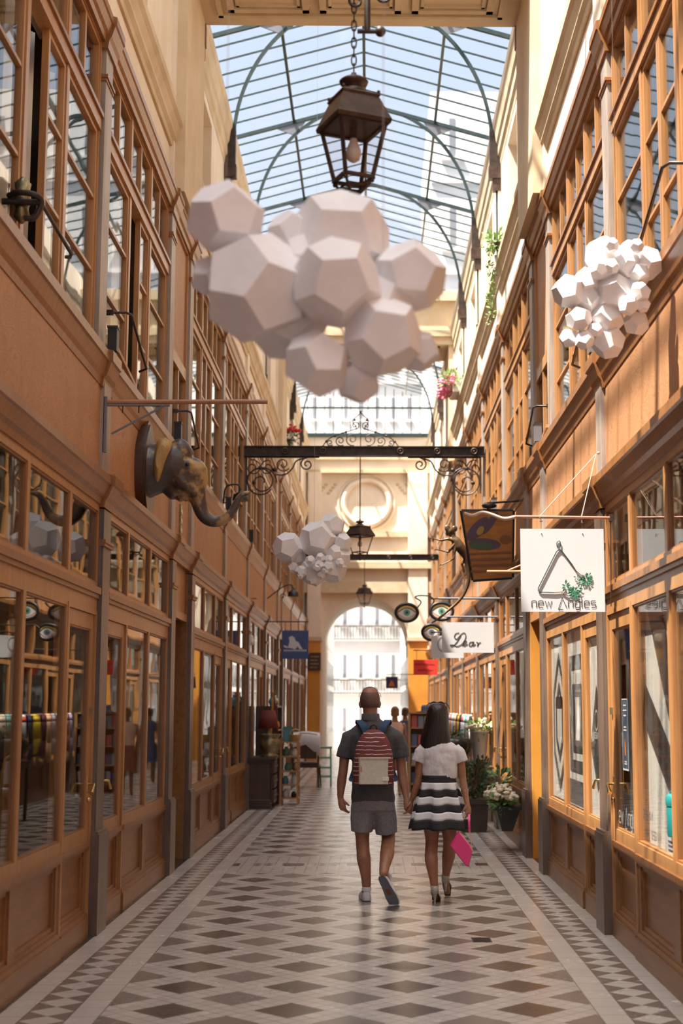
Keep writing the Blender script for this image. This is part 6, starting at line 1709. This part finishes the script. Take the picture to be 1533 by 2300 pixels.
# shelf rack in front of the next bay, with a blue picture
root = thing('shelf_rack', 'narrow slatted wooden rack right of the dark chest of drawers', 'shelf', (-1.22, 24.05, 0))
for x in (-1.36, -1.08):
    for y in (23.90, 24.30): mb = MB(); mb.box(x - .018, x + .018, y - .018, y + .018, 0, 1.10); mb.build('post', 'wood', root)
for z in (.10, .32, .54, .78, 1.02): mb = MB(); mb.box(-1.38, -1.06, 23.88, 24.32, z, z + .022); mb.build('shelf', 'wood', root)
for i, (x, z, r_, hh, m_, lb) in enumerate(((-1.28, .122, .06, .14, 'pot_white', 'white jar'), (-1.15, .122, .05, .10, 'pot_black', 'black jar'), (-1.29, .342, .055, .13, 'frame_blue', 'blue jar'), (-1.15, .342, .05, .15, 'pot_white', 'tall white jar'), (-1.25, .562, .06, .13, 'teal_wood', 'teal jar'), (-1.13, .562, .045, .12, 'old_brass', 'brass jar'), (-1.28, .802, .055, .15, 'teal_wood', 'tall teal jar'), (-1.15, .802, .06, .12, 'pot_white', 'wide white jar'))):
    shelf_w = ('bottom', 'second', 'third', 'fourth')[i // 2]
    c = Vector((x, 24.05, z)); o = tag(MB().lathe([(r_ * .8, 0), (r_, hh * .3), (r_ * .9, hh * .7), (r_ * .5, hh * .85), (r_ * .6, hh), (r_ * .4, hh)], 14, c).build('jar', m_), '%s on the %s board of the slatted rack' % (lb, shelf_w), 'jar', 'jars on the slatted rack')
c = Vector((-1.26, 24.1, 1.042)); root = thing('picture_frame', 'small light blue framed picture standing on the slatted rack', 'picture', c)
mb = MB()
for a, b in (((-.075, 0), (.075, 0)), ((.075, 0), (.075, .22)), ((.075, .22), (-.075, .22)), ((-.075, .22), (-.075, 0))): mb.beam((c.x + a[0], c.y, c.z + .01 + a[1]), (c.x + b[0], c.y, c.z + .01 + b[1]), .025, .025)
mb.build('frame', 'teal_wood', root); mb = MB(); mb.box(c.x - .07, c.x + .07, c.y, c.y + .012, c.z + .01, c.z + .225); mb.build('picture', 'frame_blue', root)
c = Vector((-1.13, 24.0, 1.042)); root = thing('basket', 'round wicker basket on top of the slatted rack', 'basket', c); mb = MB(); mb.lathe([(.07, 0), (.10, .10), (.105, .11), (.09, .11), (.06, .02)], 16, c); mb.build('bowl', 'gold', root); mb = MB(); mb.tube([c + Vector((.095 * math.cos(t), 0, .10 + .10 * math.sin(t))) for t in [PI * j / 12 for j in range(13)]], .008, 6); mb.build('handle', 'gold', root)
# tall cupboard of bric-a-brac behind the dresser
root = thing('bric_a_brac_shelf', 'dark open shelf crowded with bric-a-brac behind the chest of drawers', 'shelf', (-1.66, 24.9, 0))
mb = MB(); mb.box(-1.82, -1.46, 24.45, 24.49, 0, 1.62); mb.box(-1.82, -1.46, 25.56, 25.60, 0, 1.62); mb.box(-1.83, -1.81, 24.45, 25.6, 0, 1.62); mb.build('side', 'dark_wood', root)
for z in (.08, .45, .82, 1.20, 1.60): mb = MB(); mb.box(-1.82, -1.46, 24.49, 25.56, z, z + .025); mb.build('shelf', 'dark_wood', root)
stuff_ = ['old_brass', 'frame_blue', 'shade_red', 'pot_white', 'frame_yellow', 'pot_black', 'teal_wood']
names_ = {'old_brass': 'brass', 'frame_blue': 'blue', 'shade_red': 'dark red', 'pot_white': 'white', 'frame_yellow': 'orange', 'pot_black': 'black', 'teal_wood': 'teal'}
for r_, z in enumerate((.105, .475, .845, 1.225, 1.625)):
    for i in range(5):
        m_ = stuff_[(i * 3 + r_ * 2) % 7]; hh = .14 + .05 * ((i + r_) % 3); q = .055 + .012 * ((i * 2 + r_) % 3); c = Vector((-1.56, 24.62 + i * .20, z))
        tag(MB().lathe([(q * .7, 0), (q, hh * .35), (q * .8, hh * .65), (q * .35, hh * .8), (q * .5, hh)], 12, c).build('vase', m_), '%s vase, %s from the near end, %s shelf of the bric-a-brac shelf' % (names_[m_], ORD[i], (row + ['top'])[r_]), 'vase', 'vases on the bric-a-brac shelf')
root = thing('folding_rule', 'yellow and red folded easel leaning above the chest of drawers', 'easel', (-1.45, 24.3, 0.82)); mb = MB(); mb.beam((-1.57, 24.2, .815), (-1.52, 24.25, 1.85), .03, .02); mb.build('leg', 'frame_yellow', root); mb = MB(); mb.beam((-1.40, 24.2, .815), (-1.52, 24.25, 1.85), .03, .02); mb.build('leg', 'coral_paint' if 'coral_paint' in M else 'shade_red', root); mb = MB(); mb.box(-1.60, -1.36, 24.12, 24.30, .79, .815); mb.build('base', 'dark_wood', root); mb = MB(); mb.box(-1.56, -1.40, 24.18, 24.24, 0, .80); mb.build('stand', 'dark_wood', root)
# armchair under a white cloth, green stool
root = chair('upholstered dark chair draped with a white cloth, left of the green stool', -1.18, 29.3, math.radians(178), 'dark_wood', 'dark_wood', 1.05, 'armchair', .52)
o = tag(MB().rings([[(-1.45, 28.98, .80), (-1.45, 28.94, 1.02), (-1.45, 29.0, 1.10), (-1.45, 29.08, .80)], [(-1.18, 28.96, .86), (-1.18, 28.93, 1.05), (-1.18, 29.0, 1.13), (-1.18, 29.08, .80)], [(-.90, 28.98, .62), (-.90, 28.94, 1.00), (-.90, 29.0, 1.10), (-.90, 29.08, .60)]], 0, True).build('cloth', 'cloth_white'), 'white cloth draped over the back of the dark upholstered chair', 'cloth')
root = thing('stool', 'green painted ladder-like stool standing in the passage left of the bald man', 'stool', (-.83, 29.7, 0))
for sx in (-1, 1):
    for sy in (-1, 1): mb = MB(); mb.beam((-.83 + sx * .135, 29.7 + sy * .13, 0), (-.83 + sx * .125, 29.7 + sy * .12, .78), .03, .03); mb.build('leg', 'green_paint', root)
mb = MB(); mb.box(-.98, -.68, 29.55, 29.85, .76, .80); mb.build('seat', 'green_paint', root)
for z in (.18, .36, .56):
    for sy in (-1, 1): mb = MB(); mb.box(-.96, -.70, 29.7 + sy * .125 - .01, 29.7 + sy * .125 + .01, z, z + .03); mb.build('rung', 'green_paint', root)

# ------------------------------------------------------------------ right-hand shop: drapes, graphics, poster, bottle
def win_panel(name, y0, y1, z0, z1, x, m, label=None, cat=None):
    return MB().box(x, x + .006, y0, y1, z0, z1).build(name, m)


D0 = 10.72; wd = .98; rest = (14.05 - D0 - wd) / 2
for k, (a, b) in enumerate(((D0 + .12, D0 + wd - .12), (D0 + wd + .04, D0 + wd + rest - .04), (D0 + wd + rest + .04, 14.01))):
    o = tag(win_panel('window_screen', a, b, .76, 2.18 if k == 0 else 2.26, 1.905, 'drape'), ('white screen with a black diamond behind the right-hand shop door beyond the square white sign', 'white screen with a black rectangle in the middle shop window beyond the sign', 'white screen with a tall black outlined hexagon in the shop window beside the orange reveal')[k], 'window screen')
    g = MB(); ym = (a + b) / 2; h2 = (b - a) / 2; to = lambda u, v: (1.900, ym + u * h2, v)
    if k == 0:
        g.add([to(*p) for p in ((-.9, 1.30), (0, 1.78), (.9, 1.30), (0, .95))][::1], [(0, 1, 2, 3)], 0)
        ribbon(g, [(.2 * math.cos(t), 1.50 + .075 * math.sin(t)) for t in [2 * PI * i / 20 for i in range(21)]], .02, lambda u, v: (1.897, ym + u * h2, v), 1)
        lettering(g, 'DESIGN', .045, .008, lambda u, v: (1.897, ym + .11 - u, 1.36 + v), 1)
    elif k == 1:
        for (o_, i_) in (((.85, 2.05, 1.05), (.62, 1.93, 1.15)), ((.48, 1.80, 1.22), (.26, 1.70, 1.32))):
            (ow, oz, ob), (iw, iz, ib) = o_, i_
            for q in ([(-ow, ob), (ow, ob), (iw, ib), (-iw, ib)], [(-ow, oz), (ow, oz), (iw, iz), (-iw, iz)], [(-ow, ob), (-ow, oz), (-iw, iz), (-iw, ib)], [(ow, ob), (ow, oz), (iw, iz), (iw, ib)]): g.add([to(*p) for p in q], [(0, 1, 2, 3)], 0)
        g.add([to(-1, .78), to(1, .78), to(1, .98), to(-1, .98)], [(0, 1, 2, 3)], 0)
    else:
        ou = [(-.75, 1.75), (0, 2.12), (.75, 1.75), (.75, 1.15), (0, .82), (-.75, 1.15)]; f_ = lambda p, q: (p[0] * q, 1.47 + (p[1] - 1.47) * q)
        for q0, q1 in ((1, .84), (.58, .44)):
            for i in range(6): g.add([to(*f_(ou[i], q0)), to(*f_(ou[(i + 1) % 6], q0)), to(*f_(ou[(i + 1) % 6], q1)), to(*f_(ou[i], q1))], [(0, 1, 2, 3)], 0)
        g.add([to(-.45, 1.60), to(.45, 1.60), to(.45, 1.70), to(-.45, 1.70)], [(0, 1, 2, 3)], 0)
    g.build('print', ['ink', 'sign_white'], o, fix=False)
# large pale drape with a dark diagonal behind the nearest right window
D1 = 10.4 - .98
o = tag(MB().box(1.945, 1.955, 7.1, D1 - .02, .70, 2.27).build('window_screen', 'drape'), 'large pale fabric screen with a dark diagonal band in the nearest right-hand shop window', 'window screen')
g = MB(); g.add([(1.940, 9.30, 2.27), (1.940, 8.85, 2.27), (1.940, 8.20, 1.35), (1.940, 8.35, 1.15)], [(0, 1, 2, 3)]); g.add([(1.940, 9.38, 1.75), (1.940, 9.38, 1.45), (1.940, 8.0, .70), (1.940, 7.85, .95)], [(0, 1, 2, 3)]); g.build('print', 'ink_brown', o, fix=False)
o = tag(MB().box(1.97, 1.98, 9.50, 10.34, 0.70, 2.2).build('window_screen', 'room_dark'), 'dark blind behind the glass of the nearest right-hand door', 'window screen')
# poster on the door glass
root = thing('poster', 'narrow dark blue poster with an orange flame taped inside the nearest right-hand door', 'poster', (1.885, 9.93, 1.45)); mat('poster_blue', (0.045, 0.065, 0.10), 0.4, 0, (0.10, 0.13, 0.17), (9, 9, 5)); mat('flame', (0.72, 0.20, 0.03), 0.5)
ya, yb, za, zb = 9.80, 10.03, 1.17, 1.66
mb = MB(); mb.box(1.893, 1.896, ya, yb, za, zb); mb.build('sheet', 'poster_blue', root)
mb = MB(); px_ = lambda y, z: (1.8915, y, z)
for q in ([(ya, za), (yb, za), (yb, za + .012), (ya, za + .012)], [(ya, zb - .008), (yb, zb - .008), (yb, zb), (ya, zb)], [(ya, za), (ya + .006, za), (ya + .006, zb), (ya, zb)], [(yb - .006, za), (yb, za), (yb, zb), (yb - .006, zb)]): mb.add([px_(*p) for p in q], [(0, 1, 2, 3)], 0)
for z, w_ in ((zb - .05, .11), (zb - .085, .14), (zb - .12, .10), (1.46, .10), (1.44, .12), (1.225, .08), (1.21, .10)): mb.add([px_(9.915 - w_ / 2, z), px_(9.915 + w_ / 2, z), px_(9.915 + w_ / 2, z + .010), px_(9.915 - w_ / 2, z + .010)], [(0, 1, 2, 3)], 0)
mb.add([px_(*p) for p in ((9.895, 1.27), (9.935, 1.27), (9.945, 1.32), (9.92, 1.40), (9.90, 1.33))], [(0, 1, 2, 3, 4)], 1); mb.build('print', ['sign_white', 'flame'], root, fix=False)
# lettering on the glass
o = MB(); lettering(o, 'new Angles', .115, .012, lambda u, v: (1.890, 10.30 - u, .80 + v)); o.build('lettering', 'sign_white', root, fix=False)
# bottle and box in the window
c = Vector((1.916, 8.42, .735)); root = thing('bottle', 'teal drinking bottle standing in the nearest right-hand shop window', 'bottle', c + Vector((0, 0, .15))); mat('teal', (0.012, 0.16, 0.16), 0.35)
c = c + Vector((.0, 0, .12))
mb = MB(); mb.lathe([(.050, 0), (.054, .01), (.054, .17), (.050, .18)], 20, c); mb.build('body', 'teal', root); mb = MB(); mb.lathe([(.057, .175), (.060, .19), (.058, .23), (.045, .245), (.02, .248)], 20, c); mb.box(c.x - .035, c.x + .035, c.y - .012, c.y + .012, c.z + .245, c.z + .262); mb.build('lid', 'teal', root)
root = thing('box', 'white printed box under the teal bottle in the shop window', 'box', (1.916, 8.4, .735)); mb = MB(); mb.box(1.895, 1.94, 8.20, 8.62, .735, .85); mb.build('carton', 'sign_white', root)
mb = MB()
for z, w_ in ((.815, .22), (.79, .18), (.765, .25)): mb.add([(1.893, 8.56, z), (1.893, 8.56 - w_, z), (1.893, 8.56 - w_, z + .011), (1.893, 8.56, z + .011)], [(0, 1, 2, 3)])
mb.build('print', 'ink', root, fix=False)
g = MB(); lettering(g, 'DESIGN & M', .05, .008, lambda u, v: (1.8895, 9.30 - u, .90 + v)); lettering(g, 'Mugs'.replace('M', 'M').replace('u', 'u'), .04, .007, lambda u, v: (1.8895, 9.25 - u, .80 + v))
o = tag(g.build('window_lettering', 'ink', None, fix=False), 'small dark lettering on the glass of the nearest right-hand shop window', 'lettering')
# curtains in left upper windows
for i, (y0, y1) in enumerate(((8.45, 9.15), (9.6, 10.3), (12.2, 12.95))):
    mb = MB(); n = 30; rs = [[(-2.16 - .03 * math.sin(j * 1.1), y0 + (y1 - y0) * j / n, z) for j in range(n + 1)] for z in (4.3, 5.2, 6.1)]
    mb.rings(rs, 0, True, False, False); o = mb.build('curtain', 'curtain', None, fix=False); o.modifiers.new('t', 'SOLIDIFY').thickness = .004
    tag(o, ('pale net curtain in the left upper window beside the iron bracket', 'pale net curtain in the left upper window just before the first pier', 'pale net curtain in the open left upper window beyond the first pier')[i], 'curtain', 'net curtains upstairs on the left')
# things inside the shops that show through the panes: low display tables
for s, y, lb in ((-1, 8.4, 'display table inside the nearest left shop window'), (-1, 12.9, 'display table inside the second left shop'), (1, 17.4, 'display table inside the right shop past the orange reveal'), (-1, 17.2, 'display table inside the left shop past the side entrance')):
    root = thing('display_table', lb, 'table', (s * 2.9, y, 0)); mb = MB(); mb.box(s * 2.5, s * 3.3, y - .7, y + .7, .72, .76); mb.build('table_top', 'wood', root)
    for sx in (2.55, 3.25):
        for sy in (-.65, .65): mb = MB(); mb.box(s * sx - .03, s * sx + .03, y + sy - .03, y + sy + .03, 0, .72); mb.build('leg', 'wood', root)
# drain grate
root = thing('drain_grate', 'small dark drain grate set in the tiled floor right of centre', 'grate', (.905, 10.18, 0)); mb = MB()
mb.box(.84, .975, 10.08, 10.28, .0005, .002, 0)
for k in range(6): mb.box(.85, .965, 10.095 + k * .03, 10.11 + k * .03, .002, .004, 1)
mb.build('grid', ['pot_black', 'iron'], root)
